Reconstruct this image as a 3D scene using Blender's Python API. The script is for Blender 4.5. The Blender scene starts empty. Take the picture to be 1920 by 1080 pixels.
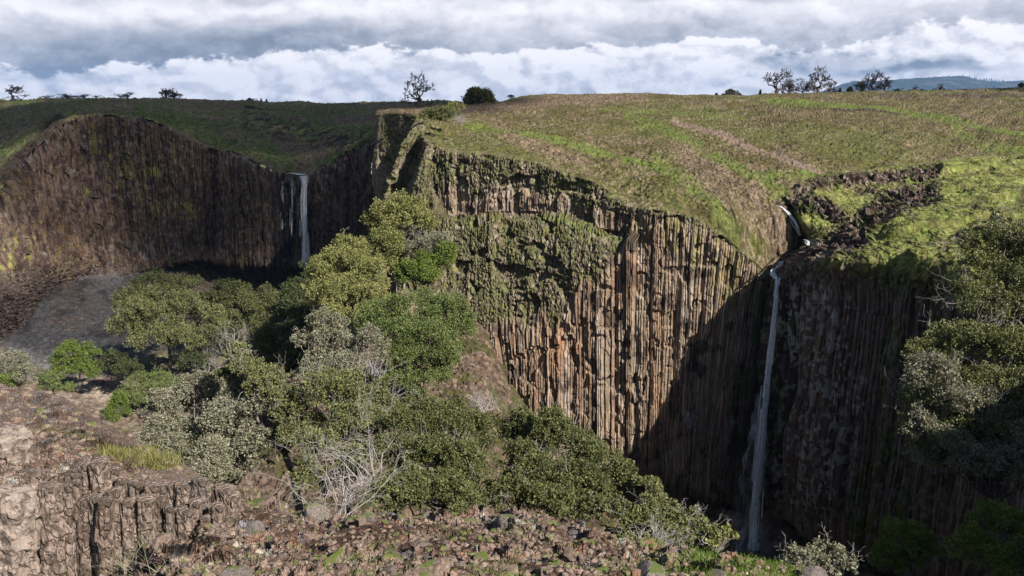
import bpy, math, random
import numpy as np
from mathutils import Vector

S = bpy.context.scene
R_ = math.radians
# ------------------------------------------------------------------ camera
FPX = 1500.0                       # focal length in pixels of a 1920 wide picture
TH = math.atan(355.0 / FPX)        # the camera looks down by this much
cam_d = bpy.data.cameras.new("camera"); cam = bpy.data.objects.new("camera", cam_d)
S.collection.objects.link(cam)
cam_d.sensor_width = 36.0; cam_d.lens = FPX / 1920 * 36.0
cam_d.clip_start = 0.1; cam_d.clip_end = 60000
cam.rotation_euler = (math.pi / 2 - TH, 0, 0)
S.camera = cam

# ------------------------------------------------------------------ sun, sky, exposure
SUN_EL = 38.0
SUN_H = np.array([0.72, -0.69]); SUN_H = SUN_H / np.linalg.norm(SUN_H)
SUN = np.array([SUN_H[0] * math.cos(R_(SUN_EL)), SUN_H[1] * math.cos(R_(SUN_EL)), math.sin(R_(SUN_EL))])
sd = bpy.data.lights.new("sun", 'SUN'); sd.energy = 5.0; sd.angle = R_(0.5); sd.color = (1.0, 0.935, 0.84)
so = bpy.data.objects.new("sun", sd); S.collection.objects.link(so)
so.rotation_euler = Vector(SUN).to_track_quat('Z', 'Y').to_euler()
S.view_settings.view_transform = 'Standard'; S.view_settings.look = 'None'
S.view_settings.gamma = 1.0; S.view_settings.use_curve_mapping = False
S.view_settings.exposure = 0.72
S.render.engine = 'CYCLES'
S.cycles.max_bounces = 4; S.cycles.diffuse_bounces = 2; S.cycles.glossy_bounces = 2
S.cycles.transparent_max_bounces = 24; S.cycles.volume_bounces = 0

class NT:
    """small helper for node trees"""
    def __init__(s, tree): s.t = tree; s.n = tree.nodes; s.l = tree.links
    def new(s, ty, **kw):
        n = s.n.new(ty)
        for k, v in kw.items(): setattr(n, k, v)
        return n
    def put(s, sock, v):
        if v is None: return
        if isinstance(v, bpy.types.NodeSocket): s.l.new(v, sock)
        elif isinstance(v, (int, float)): sock.default_value = float(v)
        else:
            v = tuple(v)
            try: sock.default_value = v
            except Exception: sock.default_value = v + (1.0,)
    def math(s, op, a, b=None, c=None, clamp=False):
        n = s.new('ShaderNodeMath', operation=op); n.use_clamp = clamp
        s.put(n.inputs[0], a); s.put(n.inputs[1], b); s.put(n.inputs[2], c)
        return n.outputs[0]
    def noise(s, vec, scale, detail=4, rough=0.55, dist=0.0, out=0):
        n = s.new('ShaderNodeTexNoise'); s.put(n.inputs['Vector'], vec)
        n.inputs['Scale'].default_value = scale; n.inputs['Detail'].default_value = detail
        n.inputs['Roughness'].default_value = rough; n.inputs['Distortion'].default_value = dist
        return n.outputs[out]
    def vor(s, vec, scale, feature='F1', out='Distance'):
        n = s.new('ShaderNodeTexVoronoi', feature=feature); s.put(n.inputs['Vector'], vec)
        n.inputs['Scale'].default_value = scale
        return n.outputs[out]
    def ramp(s, v, a, b, c=0.0, d=1.0, smooth=True):
        n = s.new('ShaderNodeMapRange', interpolation_type='SMOOTHSTEP' if smooth else 'LINEAR')
        s.put(n.inputs[0], v)
        for i, q in enumerate((a, b, c, d)): s.put(n.inputs[i + 1], q)
        return n.outputs[0]
    def mix(s, f, a, b, mode='MIX'):
        n = s.new('ShaderNodeMix', data_type='RGBA', blend_type=mode)
        s.put(n.inputs[0], f); s.put(n.inputs[6], a); s.put(n.inputs[7], b)
        return n.outputs[2]
    def comb(s, x, y, z):
        n = s.new('ShaderNodeCombineXYZ'); s.put(n.inputs[0], x); s.put(n.inputs[1], y); s.put(n.inputs[2], z)
        return n.outputs[0]
    def vmul(s, v, k):
        n = s.new('ShaderNodeVectorMath', operation='MULTIPLY'); s.put(n.inputs[0], v); n.inputs[1].default_value = k
        return n.outputs[0]
    def vadd(s, v, k):
        n = s.new('ShaderNodeVectorMath', operation='ADD'); s.put(n.inputs[0], v); n.inputs[1].default_value = k
        return n.outputs[0]

def make_world():
    w = bpy.data.worlds.new("World"); S.world = w; w.use_nodes = True
    t = NT(w.node_tree); t.n.clear()
    out = t.new('ShaderNodeOutputWorld'); bg = t.new('ShaderNodeBackground'); t.l.new(bg.outputs[0], out.inputs[0])
    sky = t.new('ShaderNodeTexSky', sky_type='NISHITA')
    sky.sun_disc = False; sky.sun_elevation = R_(SUN_EL)
    sky.sun_rotation = math.atan2(SUN_H[0], SUN_H[1])
    tc = t.new('ShaderNodeTexCoord').outputs['Generated']
    sx = t.new('ShaderNodeSeparateXYZ'); t.l.new(tc, sx.inputs[0])
    az = t.math('ARCTAN2', sx.outputs[0], sx.outputs[1])          # radians, 0 = straight on
    el = t.math('ARCSINE', sx.outputs[2])
    A = t.math('MULTIPLY', az, 57.2958); E = t.math('MULTIPLY', el, 57.2958)   # degrees
    # cloud masses in degrees of azimuth and elevation: a low bank of heaped cloud, over it the grey bases of the next
    # bank brightening upwards, and a third bank above.  Noise makes the edges billow.
    AN = t.math('ADD', A, 0.0)
    def nz(ka, ke, off, det, rough=0.55, dist=0.0): return t.noise(t.comb(t.math('MULTIPLY', AN, ka), off, t.math('MULTIPLY', E, ke)), 1.0, det, rough, dist)
    big = nz(0.07, 0.20, 2.7, 3); med = nz(0.18, 0.34, 5.1, 9, 0.58, 0.15); fin = nz(0.95, 1.35, 9.3, 6, 0.62, 0.3)
    def curve(pts):
        r = t.new('ShaderNodeValToRGB'); t.put(r.inputs[0], t.ramp(A, -32.6, 32.6, 0.0, 1.0, False)); r.color_ramp.interpolation = 'B_SPLINE'
        e = r.color_ramp.elements
        for i, (x, v) in enumerate(pts):
            q = (math.degrees(math.atan((x - 960) / 1500.0)) + 32.6) / 65.2
            k = e[i] if i < 2 else e.new(q)
            k.position = min(1, max(0, q)); k.color = (v, v, v, 1)
        return t.math('MULTIPLY', r.outputs[0], 10.0)
    e1 = curve([(0, .19), (1920, .50), (150, .20), (300, .20), (430, .27), (600, .34), (800, .33), (930, .31), (1100, .36), (1250, .42), (1400, .36), (1520, .33), (1650, .40), (1780, .45)])
    dk2 = curve([(0, .03), (1920, .024), (120, .052), (300, .060), (550, .052), (700, .036), (900, .042), (1050, .030), (1250, .034), (1500, .030), (1700, .026)])
    wob = t.math('ADD', t.math('MULTIPLY', t.math('SUBTRACT', med, 0.5), 4.6), t.math('MULTIPLY', t.math('SUBTRACT', fin, 0.5), 1.0))
    d1 = t.math('SUBTRACT', t.math('ADD', e1, wob), E)                       # above zero inside the low bank
    in1 = t.ramp(d1, -0.12, 0.20)
    med2 = t.noise(t.comb(t.math('MULTIPLY', t.math('ADD', A, 0.5), 0.18), 5.1, t.math('MULTIPLY', t.math('ADD', E, 0.5), 0.34)), 1.0, 9, 0.61, 0.15)
    rel = t.ramp(t.math('SUBTRACT', med, med2), -0.08, 0.07, -0.20, 0.16)
    body = t.math('ADD', t.math('ADD', 0.90, rel), t.math('ADD', t.math('MULTIPLY', t.math('SUBTRACT', med, 0.5), 0.8), t.math('MULTIPLY', t.math('SUBTRACT', fin, 0.5), 0.8)))
    lum1 = t.math('SUBTRACT', body, t.math('MULTIPLY', t.ramp(d1, 0.2, 3.4), 0.14))
    up = t.math('SUBTRACT', t.math('SUBTRACT', E, e1), t.math('MULTIPLY', t.math('SUBTRACT', big, 0.5), 5.0))
    soft = t.math('ADD', up, t.math('MULTIPLY', wob, -0.45))
    lum2 = t.math('SUBTRACT', t.math('ADD', t.math('ADD', 0.88, t.math('MULTIPLY', rel, 0.55)), t.math('MULTIPLY', t.math('SUBTRACT', fin, 0.5), 0.5)), t.math('MULTIPLY', t.ramp(soft, 0.3, 2.6, 1.0, 0.0), t.math('MULTIPLY', dk2, 1.45)))
    in3 = t.ramp(t.math('SUBTRACT', t.math('ADD', up, t.math('MULTIPLY', wob, 0.9)), 3.0), -0.5, 0.5)
    lum3 = t.math('ADD', t.math('ADD', 0.62, t.math('MULTIPLY', rel, 0.5)), t.math('ADD', t.math('MULTIPLY', t.math('SUBTRACT', big, 0.5), 1.3), t.math('MULTIPLY', t.math('SUBTRACT', med, 0.5), 0.55)))
    def mixf(f, a_, b_): return t.math('ADD', t.math('MULTIPLY', a_, t.math('SUBTRACT', 1.0, f)), t.math('MULTIPLY', b_, f))
    lum = mixf(in1, mixf(in3, lum2, lum3), lum1)
    def gap(a0, e0, wa, we, k):                                              # bluish hollow
        x_ = t.math('DIVIDE', t.math('SUBTRACT', A, a0), wa); y_ = t.math('DIVIDE', t.math('ADD', t.math('SUBTRACT', E, e0), t.math('MULTIPLY', wob, 0.35)), we)
        return t.math('MULTIPLY', t.ramp(t.math('ADD', t.math('MULTIPLY', x_, x_), t.math('MULTIPLY', y_, y_)), 0.1, 1.3, 1.0, 0.0), k)
    lum = t.math('SUBTRACT', lum, gap(22.0, 2.1, 6.5, 0.75, 0.5)); lum = t.math('SUBTRACT', lum, gap(27.0, 1.9, 5.0, 0.35, 0.3)); lum = t.math('SUBTRACT', lum, gap(-29.0, 1.2, 5.0, 0.5, 0.22))
    cr = t.new('ShaderNodeValToRGB'); t.put(cr.inputs[0], lum)
    els = cr.color_ramp.elements
    els[0].position = 0.0; els[0].color = (0.20, 0.235, 0.30, 1)
    els[1].position = 1.0; els[1].color = (0.96, 0.94, 0.97, 1)
    for p, c in ((0.25, (0.345, 0.38, 0.455, 1)), (0.5, (0.54, 0.555, 0.63, 1)), (0.74, (0.75, 0.745, 0.81, 1))):
        e = els.new(p); e.color = c
    ccol = t.mix(1.0, cr.outputs[0], (14.2, 14.2, 14.2, 1), 'MULTIPLY')
    # cover: heavy towards the horizon in front, breaking up overhead and behind
    cov = t.ramp(E, 8.0, 14.0, 1.0, 0.04)
    cov = t.math('MULTIPLY', cov, t.ramp(sx.outputs[1], 0.1, 0.7, 0.06, 1.0))
    low = t.ramp(E, -1.0, 0.0)
    fac = t.math('MULTIPLY', cov, low)
    col = t.mix(fac, sky.outputs[0], ccol)
    t.l.new(col, bg.inputs[0]); bg.inputs[1].default_value = 0.05
make_world()

# ------------------------------------------------------------------ projection
CT_, ST_ = math.cos(TH), math.sin(TH)
def P(px, py, D):
    """world point seen at picture position px, py at D metres ahead"""
    cx = (px - 960) / FPX; cy = (540 - py) / FPX
    d = np.array([cx, CT_ + cy * ST_, cy * CT_ - ST_])
    return d * (D / d[1])
def Pz(px, py, z):
    cx = (px - 960) / FPX; cy = (540 - py) / FPX
    d = np.array([cx, CT_ + cy * ST_, cy * CT_ - ST_])
    return d * (z / d[2])
def slant(p): return p[1] * CT_ - p[2] * ST_           # distance along the view axis
def proj(V):
    zc = V[..., 1] * CT_ - V[..., 2] * ST_
    return 960 + FPX * V[..., 0] / zc, 540 - FPX * (V[..., 1] * ST_ + V[..., 2] * CT_) / zc

# ------------------------------------------------------------------ numeric noise
def _h(ix, iy, iz, seed):
    with np.errstate(over='ignore'):
        a = ix.astype(np.int64).astype(np.uint32) * np.uint32(374761393)
        a = a + iy.astype(np.int64).astype(np.uint32) * np.uint32(668265263)
        a = a + iz.astype(np.int64).astype(np.uint32) * np.uint32(2246822519)
        a = a + np.uint32((seed * 3266489917) & 0xffffffff)
        a = (a ^ (a >> np.uint32(13))) * np.uint32(1274126177)
        a = (a ^ (a >> np.uint32(16))) * np.uint32(2654435761)
        a = a ^ (a >> np.uint32(15))
    return a.astype(np.float64) / 4294967296.0
def h1(i, seed=0):
    z = np.zeros_like(i); return _h(i, z, z, seed)
def h2(i, j, seed=0): return _h(i, j, np.zeros_like(i), seed)
def vnoise(x, y, z=None, seed=0):
    if z is None: z = np.zeros_like(x)
    xi, yi, zi = np.floor(x), np.floor(y), np.floor(z)
    fx, fy, fz = x - xi, y - yi, z - zi
    fx = fx * fx * (3 - 2 * fx); fy = fy * fy * (3 - 2 * fy); fz = fz * fz * (3 - 2 * fz)
    r = 0
    flat = not np.any(fz)
    for a in (0, 1):
        for b in (0, 1):
            for c in ((0,) if flat else (0, 1)):
                w = (fx if a else 1 - fx) * (fy if b else 1 - fy) * (1.0 if flat else (fz if c else 1 - fz))
                r = r + w * _h(xi + a, yi + b, zi + c, seed)
    return r
def fbm(x, y, z=None, o=4, seed=0, gain=0.5):
    r = 0; amp = 1.0; tot = 0
    for k in range(o):
        f = 2.03 ** k
        r = r + amp * vnoise(x * f + 7.1 * k, y * f - 3.7 * k, None if z is None else z * f + 1.9 * k, seed + k)
        tot += amp; amp *= gain
    return r / tot
def facet(x, y, seed=0, tilt=0.9, jit=0.85):
    """angular fragments: every cell is a tilted plane.  returns height, cell hash, edge distance"""
    xi, yi = np.floor(x), np.floor(y)
    d1 = np.full(x.shape, 9.0); d2 = np.full(x.shape, 9.0); hh = np.zeros_like(x); idh = np.zeros_like(x)
    for a in (-1, 0, 1):
        for b in (-1, 0, 1):
            i, j = xi + a, yi + b
            cx = i + 0.5 + jit * (h2(i, j, seed) - 0.5); cy = j + 0.5 + jit * (h2(i, j, seed + 1) - 0.5)
            dx, dy = x - cx, y - cy; d = dx * dx + dy * dy
            ht = (h2(i, j, seed + 2) - 0.5) + tilt * (dx * (h2(i, j, seed + 3) - 0.5) + dy * (h2(i, j, seed + 4) - 0.5)) * 2
            m = d < d1
            d2 = np.where(m, d1, np.minimum(d2, d)); hh = np.where(m, ht, hh)
            idh = np.where(m, h2(i, j, seed + 5), idh); d1 = np.where(m, d, d1)
    return hh, idh, np.sqrt(d2) - np.sqrt(d1)
def ss(a, b, x):
    t = np.clip((x - a) / (b - a), 0, 1); return t * t * (3 - 2 * t)
def lerp(a, b, t): return a + (b - a) * t
def mixc(c, col, f):
    f = np.clip(f, 0, 1)[..., None]; return c * (1 - f) + np.array(col) * f

# ------------------------------------------------------------------ patches: control points -> dense sheets
def pchip(Y, T):
    """monotone cubic through rows Y (index 0..n-1) at T"""
    n = len(Y); d = np.diff(Y, axis=0)
    m = np.zeros_like(Y)
    if n > 2:
        a, b = d[:-1], d[1:]
        ok = (a * b) > 0
        m[1:-1] = np.where(ok, 2 * a * b / np.where(ok, a + b, 1), 0)
    m[0] = d[0]; m[-1] = d[-1]
    i = np.clip(np.floor(T).astype(int), 0, n - 2); t = (T - i)
    sh = (-1,) + (1,) * (Y.ndim - 1); t = t.reshape(sh)
    t2, t3 = t * t, t * t * t
    return (2 * t3 - 3 * t2 + 1) * Y[i] + (t3 - 2 * t2 + t) * m[i] + (3 * t2 - 2 * t3) * Y[i + 1] + (t3 - t2) * m[i + 1]
def params(C, n, cap=None):
    """sample positions along axis 0, spread by length on the picture"""
    px, py = proj(C); L = np.hypot(np.diff(px, axis=0), np.diff(py, axis=0)).mean(axis=1) + 4.0
    if cap: L = np.minimum(L, cap)
    c = np.concatenate([[0], np.cumsum(L)]); return np.interp(np.linspace(0, c[-1], n), c, np.arange(len(c)))
def dense(C, nv, nu, capv=None, capu=None):
    C = np.array(C, float)                       # rows, columns, xyz
    A = pchip(C, params(C, nv, capv))
    B = pchip(A.transpose(1, 0, 2), params(C.transpose(1, 0, 2), nu, capu)).transpose(1, 0, 2)
    return B
def normals(G):
    du = np.gradient(G, axis=1); dv = np.gradient(G, axis=0)
    n = np.cross(du, dv); L = np.linalg.norm(n, axis=-1, keepdims=True); return n / np.maximum(L, 1e-9)
def sheet(name, G, col, mat, parent=None, smooth=True, wet=None):
    nv, nu = G.shape[:2]
    idx = np.arange(nv * nu).reshape(nv, nu)
    q = np.stack([idx[:-1, :-1], idx[:-1, 1:], idx[1:, 1:], idx[1:, :-1]], -1).reshape(-1, 4)
    return mesh(name, G.reshape(-1, 3), q, mat, parent, col.reshape(-1, 3) if col is not None else None, smooth)
def mesh(name, V, F, mat, parent=None, col=None, smooth=False):
    """V n*3, F m*k (k = 3 or 4)"""
    V = np.asarray(V, np.float32); F = np.asarray(F, np.int32); k = F.shape[1]
    me = bpy.data.meshes.new(name)
    me.vertices.add(len(V)); me.vertices.foreach_set('co', V.ravel())
    me.loops.add(F.size); me.loops.foreach_set('vertex_index', F.ravel())
    me.polygons.add(len(F)); me.polygons.foreach_set('loop_start', np.arange(0, F.size, k, dtype=np.int32))
    try: me.polygons.foreach_set('loop_total', np.full(len(F), k, np.int32))
    except Exception: pass
    me.polygons.foreach_set('use_smooth', np.full(len(F), smooth, bool))
    if col is not None:
        a = me.color_attributes.new('tint', 'FLOAT_COLOR', 'POINT')
        c = np.ones((len(V), 4), np.float32); c[:, :3] = np.clip(col, 0, 1); a.data.foreach_set('color', c.ravel())
    me.update(); me.materials.append(mat)
    o = bpy.data.objects.new(name, me); S.collection.objects.link(o)
    if parent: o.parent = parent
    return o
def tag(o, label=None, cat=None, group=None, kind=None):
    if label: o['label'] = label
    if cat: o['category'] = cat
    if group: o['group'] = group
    if kind: o['kind'] = kind
    return o

# ------------------------------------------------------------------ materials
def mat_ground(name, scale, bump, rough=0.9, spec=0.2, var=0.45, dist=0.05, streak=None):
    """rock or soil: vertex tint times fine procedural grain, with bump"""
    m = bpy.data.materials.new(name); m.use_nodes = True; t = NT(m.node_tree)
    b = t.n['Principled BSDF']; at = t.new('ShaderNodeAttribute', attribute_name='tint').outputs['Color']
    co = t.new('ShaderNodeTexCoord').outputs['Object']
    if streak: co = t.vmul(co, streak)
    n1 = t.noise(co, scale, 6, 0.65); n2 = t.noise(co, scale * 4.7, 4, 0.6)
    v = t.math('ADD', t.ramp(n1, 0.3, 0.7, 1 - var, 1 + var, False), t.ramp(n2, 0.3, 0.7, -var * 0.5, var * 0.5, False))
    vv = t.comb(v, v, v)
    t.put(b.inputs['Base Color'], t.mix(1.0, at, vv, 'MULTIPLY'))
    b.inputs['Roughness'].default_value = rough; b.inputs['Specular IOR Level'].default_value = spec
    bp = t.new('ShaderNodeBump'); bp.inputs['Strength'].default_value = bump; bp.inputs['Distance'].default_value = dist
    hgt = t.math('ADD', n1, t.math('MULTIPLY', t.vor(co, scale * 2.2), 0.6))
    t.put(bp.inputs['Height'], hgt); t.l.new(bp.outputs[0], b.inputs['Normal'])
    return m
M_cliff = mat_ground('basalt_cliff', 1.3, 0.7, 0.85, 0.25, 0.4, 0.25, (1, 1, 0.35))
M_turf = mat_ground('stony_turf', 1.6, 0.6, 0.95, 0.1, 0.45, 0.15)
M_far = mat_ground('far_turf', 0.5, 0.5, 0.95, 0.1, 0.4, 0.3)
def mat_rubble(name, crack=0.62, cell=11.0, amp=1.0, sq=(1, 1, 1), patch=False, fine=42.0):
    """broken basalt at the viewer's feet: cells of differing tint, dark cracks, pale and orange lichen"""
    m = bpy.data.materials.new(name); m.use_nodes = True; t = NT(m.node_tree); b = t.n['Principled BSDF']
    at = t.new('ShaderNodeAttribute', attribute_name='tint').outputs['Color']; co0 = t.vmul(t.new('ShaderNodeTexCoord').outputs['Object'], sq)
    wob = t.new('ShaderNodeVectorMath', operation='MULTIPLY_ADD'); t.l.new(t.noise(co0, 6.0, 3, 0.5, 0.0, 1), wob.inputs[0]); wob.inputs[1].default_value = (0.10, 0.10, 0.10); t.l.new(co0, wob.inputs[2]); co = wob.outputs[0]
    sep = t.new('ShaderNodeSeparateColor'); t.l.new(t.vor(co, cell, 'F1', 'Color'), sep.inputs[0]); v1 = sep.outputs[0]; hue = sep.outputs[1]
    sep2 = t.new('ShaderNodeSeparateColor'); t.l.new(t.vor(co, cell * 2.8, 'F1', 'Color'), sep2.inputs[0]); v2 = sep2.outputs[0]
    e1 = t.vor(co, cell, 'DISTANCE_TO_EDGE'); e2 = t.vor(co, cell * 2.8, 'DISTANCE_TO_EDGE')
    n = t.noise(co0, fine, 5, 0.7); n1 = t.noise(co0, fine / 6, 6, 0.65)
    v = t.math('ADD', t.math('ADD', 0.66, t.math('MULTIPLY', v1, 0.55 * amp)), t.math('ADD', t.math('MULTIPLY', v2, 0.45), t.math('MULTIPLY', t.math('SUBTRACT', n, 0.5), 0.7)))
    v = t.math('MULTIPLY', v, t.math('MULTIPLY', t.ramp(e1, 0.0, 0.10, crack, 1.0), t.ramp(e2, 0.0, 0.12, 0.5 + 0.5 * crack, 1.0)))
    c = t.mix(1.0, at, t.comb(v, v, v), 'MULTIPLY')
    c = t.mix(t.math('MULTIPLY', t.ramp(n1, 0.58, 0.64), t.math('MULTIPLY', t.ramp(n, 0.44, 0.52), 0.6)), c, (0.34, 0.33, 0.28, 1))
    c = t.mix(t.math('MULTIPLY', t.ramp(n1, 0.42, 0.36), t.math('MULTIPLY', t.ramp(n, 0.50, 0.56), 0.45)), c, (0.20, 0.10, 0.04, 1))
    if patch:
        n3 = t.noise(co0, 6.5, 8, 0.72, 0.6)
        c = t.mix(t.math('MULTIPLY', t.ramp(n3, 0.50, 0.53), 0.82), c, (0.085, 0.066, 0.050, 1)); c = t.mix(t.math('MULTIPLY', t.ramp(n3, 0.44, 0.42), 0.6), c, (0.36, 0.29, 0.25, 1))
    t.put(b.inputs['Base Color'], c); b.inputs['Roughness'].default_value = 0.9; b.inputs['Specular IOR Level'].default_value = 0.2
    bp = t.new('ShaderNodeBump'); bp.inputs['Strength'].default_value = 0.9; bp.inputs['Distance'].default_value = 0.035
    h = t.math('ADD', t.math('ADD', t.math('MULTIPLY', v1, 0.8), t.math('MULTIPLY', t.ramp(e1, 0.0, 0.15), 0.7)), t.math('ADD', t.math('MULTIPLY', v2, 0.35), t.math('MULTIPLY', n, 0.5)))
    t.put(bp.inputs['Height'], h); t.l.new(bp.outputs[0], b.inputs['Normal']); return m
M_rub = mat_rubble('foreground_rubble')
M_col = mat_rubble('weathered_column', 1.0, 8.0, 0.6, (1, 1, 0.6), True)
M_scree = mat_rubble('scree', 0.75, 1.5, 1.2, (1, 1, 1), False, 6.0)
# ================================================================== TERRAIN
def face_cam(G):
    n = normals(G)
    if (n * (-G)).sum(-1).mean() < 0: n = -n
    return n
def cols(defs):
    """defs: list of columns, each a list of (px, py, D) -> rows x columns x 3"""
    return np.array([[P(*p) for p in c] for c in defs]).transpose(1, 0, 2)
GRASS = np.array((0.088, 0.094, 0.028)); BRIGHT = np.array((0.100, 0.130, 0.030)); OLIVE = np.array((0.075, 0.070, 0.022))
DRY = np.array((0.17, 0.135, 0.075)); STONE = np.array((0.165, 0.115, 0.085)); DARKST = np.array((0.060, 0.043, 0.036))
SOIL = np.array((0.075, 0.040, 0.024))

def turf_colour(G, seed, bright=None, stony=None, sc=1.0):
    x, y = G[..., 0], G[..., 1]
    n = fbm(x / 22 * sc, y / 30 * sc, o=4, seed=seed); n2 = fbm(x / 3.0 * sc, y / 5.0 * sc, o=4, seed=seed + 9)
    n3 = fbm(x / 0.7 * sc, y / 1.0 * sc, o=3, seed=seed + 5)
    c = np.broadcast_to(OLIVE, G.shape).copy()
    c = mixc(c, GRASS, ss(0.42, 0.60, n * 0.6 + n2 * 0.4))
    c = mixc(c, DRY * 0.8, ss(0.50, 0.66, n2 * 0.5 + n3 * 0.3 + (1 - n) * 0.2) * 0.55)
    st = ss(0.50, 0.62, n3 * 0.45 + (1 - n) * 0.3 + n2 * 0.25)
    if stony is not None: st = np.clip(st + stony, 0, 1) * ss(0.30, 0.55, n3 + stony * 0.3)
    c = mixc(c, STONE, st * 0.55)
    if bright is not None: c = mixc(c, BRIGHT, bright * ss(0.25, 0.5, n2 * 0.6 + n3 * 0.4))
    return c
def band(px, py, pts, w):
    """soft distance, in picture units of the survey view, of ground points to a line that runs over the terrain"""
    d = np.full(px.shape, 1e9)
    for (a, b), (c, e) in zip(pts[:-1], pts[1:]):
        vx, vy = c - a, e - b; L = vx * vx + vy * vy
        t = np.clip(((px - a) * vx + (py - b) * vy) / L, 0, 1)
        d = np.minimum(d, np.hypot(px - a - t * vx, (py - b - t * vy)))
    return 1 - ss(w * 0.35, w, d)

# ---- the mesa between the two falls
RIM = [(704, 216, 174), (745, 213, 168), (782, 217, 162), (793, 236, 153), (795, 257, 145), (812, 271, 140), (850, 284, 136.5),
       (930, 292, 132), (1000, 304, 129), (1060, 322, 126), (1120, 345, 122), (1180, 384, 118), (1230, 393, 115),
       (1290, 404, 113.4), (1340, 430, 112.4), (1390, 470, 111.6), (1425, 500, 111.2), (1453, 532, 110.8)]
MX = RIM + [(1482, 490, 113), (1514, 455, 117), (1560, 440, 120), (1650, 425, 122), (1800, 410, 127), (2080, 400, 132)]
SKY_X = [690, 745, 795, 850, 905, 930, 960, 1000, 1100, 1200, 1300, 1400, 1500, 1600, 1700, 1800, 1920, 2100]
SKY_Y = [209, 206, 203, 201, 199, 190, 182, 179.5, 177.5, 177, 178.5, 179, 176, 173.5, 172, 169, 164, 160]
def rule(py): return np.interp(py, [160, 168, 178, 184, 190, 205, 230, 260, 300, 350, 400, 440, 490, 540], [440, 410, 380, 345, 320, 270, 220, 180, 150, 128, 116, 113, 109, 104.5])
M_c = []
for (px, py, D) in MX:
    sx = px + (px - 1200) * 0.02 if px > 850 else px + 4
    sy = float(np.interp(sx, SKY_X, SKY_Y)); col = []
    sD = float(np.interp(px, [700, 795, 850, 930, 960, 2000], [205, 212, 235, 262, 300, 390]))
    for f in (0, 0.08, 0.2, 0.36, 0.55, 0.72, 0.86, 1.0):
        q = py + (sy - py) * f
        ra = D / rule(py); rb = sD / rule(sy)
        col.append((px + (sx - px) * f, q, rule(q) * lerp(ra, rb, f)))
    M_c.append(col)
MC = cols(M_c)
# past the skyline the mesa carries on level and then falls away
back = MC[-1].copy(); back = back * np.array([1.12, 1.12, 0]) + np.array([0, 25, 0]) + MC[-1] * np.array([0, 0, 1]) - np.array([0, 0, 1.2])
back2 = back * np.array([1.5, 1.5, 1]) - np.array([0, 0, 9.0]); back3 = back * np.array([2.2, 2.2, 1]) - np.array([0, 0, 60.0])
MC = np.concatenate([MC, back[None], back2[None], back3[None]])
G = dense(MC, 620, 1150, 90, None)
px, py = proj(G)
n = face_cam(G)
x, y = G[..., 0], G[..., 1]
rug = ss(0, 0.10, np.linspace(0, 1, G.shape[0]))[:, None]
big = (fbm(x / 14, y / 14, o=3, seed=3) - 0.5) * 1.7
fine = (fbm(x / 1.6, y / 1.6, o=4, seed=4) - 0.5) * 0.7
rk, rid, re = facet(x / 0.55, y / 0.75, 11)
inner = 1 - ss(0.62, 0.78, np.linspace(0, 1, G.shape[0]))[:, None]
# rills that run down to the creek
rill = fbm((x * 0.8 - y * 0.6) / 3.2, (x * 0.6 + y * 0.8) / 40, o=3, seed=21)
edge_t = fbm(x / 4, y / 4, o=2, seed=8)
G = G + n * ((big * rug * inner + (fine + rk * 0.26) * (0.25 + 0.75 * rug) * inner + (rill - 0.5) * 1.1 * rug * inner)[..., None])
br = (0.35 + 0.65 * ss(0.35, 0.55, fbm(x / 2.5, y / 6, o=3, seed=27))) * np.maximum.reduce([
    band(px, py, [(870, 234), (960, 250), (1060, 268), (1150, 290), (1230, 312), (1300, 360)], 8) * 0.95,
    band(px, py, [(1180, 218), (1260, 250), (1330, 290), (1420, 340), (1470, 372)], 15) * 0.65,
    band(px, py, [(1230, 300), (1290, 340), (1340, 385), (1370, 420)], 14) * 0.55,
    band(px, py, [(1440, 335), (1500, 335), (1528, 326)], 16), band(px, py, [(1445, 374), (1470, 370)], 8),
    band(px, py, [(1440, 188), (1600, 200), (1740, 214), (1830, 235), (1960, 262)], 8) * 1.0,
    band(px, py, [(1790, 240), (1840, 275), (1960, 290)], 12) * 0.7,
    band(px, py, [(1130, 205), (1250, 212), (1400, 222)], 5) * 0.5])
stn = np.maximum.reduce([band(px, py, [(1265, 230), (1340, 252), (1420, 280), (1490, 308), (1545, 332)], 7) * 1.2,
    band(px, py, [(1290, 290), (1400, 400), (1480, 455), (1450, 500)], 34) * 0.38, band(px, py, [(950, 262), (1030, 282), (1100, 300)], 12) * 0.5,
    band(px, py, [(700, 208), (900, 206), (1040, 185), (1200, 182)], 14) * 0.45, band(px, py, [(830, 282), (960, 298), (1060, 320)], 6) * 0.5,
    band(px, py, [(1350, 320), (1440, 400), (1500, 450)], 12) * 0.5])
dk = np.maximum(band(px, py, [(1650, 205 - 24), (1750, 180), (1960, 178)], 5), band(px, py, [(1560, 205), (1640, 208), (1700, 213)], 3)) * 0.8
c = turf_colour(G, 31, br, stn * 0.6)
c = mixc(c, STONE * (0.75 + 0.5 * rid[..., None]), np.clip(stn * 1.25, 0, 1) * 0.88)
c = mixc(c, BRIGHT * 1.1, br * 0.9 * (1 - np.clip(stn, 0, 1)))
c = mixc(c, DARKST, dk)
c = mixc(c, DARKST * 0.7, band(px, py, [(1458, 382), (1476, 396), (1497, 434), (1512, 455), (1480, 480), (1462, 500)], 9) * 0.85)
_, q1, _ = facet(x / 0.30, y / 0.5, 23); _, q2, _ = facet(x / 0.22, y / 0.40, 25)
c = c * (0.66 + 0.42 * rid[..., None] + 0.26 * q1[..., None]) * np.where(re < 0.09, 0.75, 1.0)[..., None]
stony_ = (1 - br) * ss(0.35, 0.6, fbm(x / 6, y / 10, o=3, seed=29)) * 0.8 + 0.2 + np.clip(stn, 0, 1) * 0.4
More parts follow.
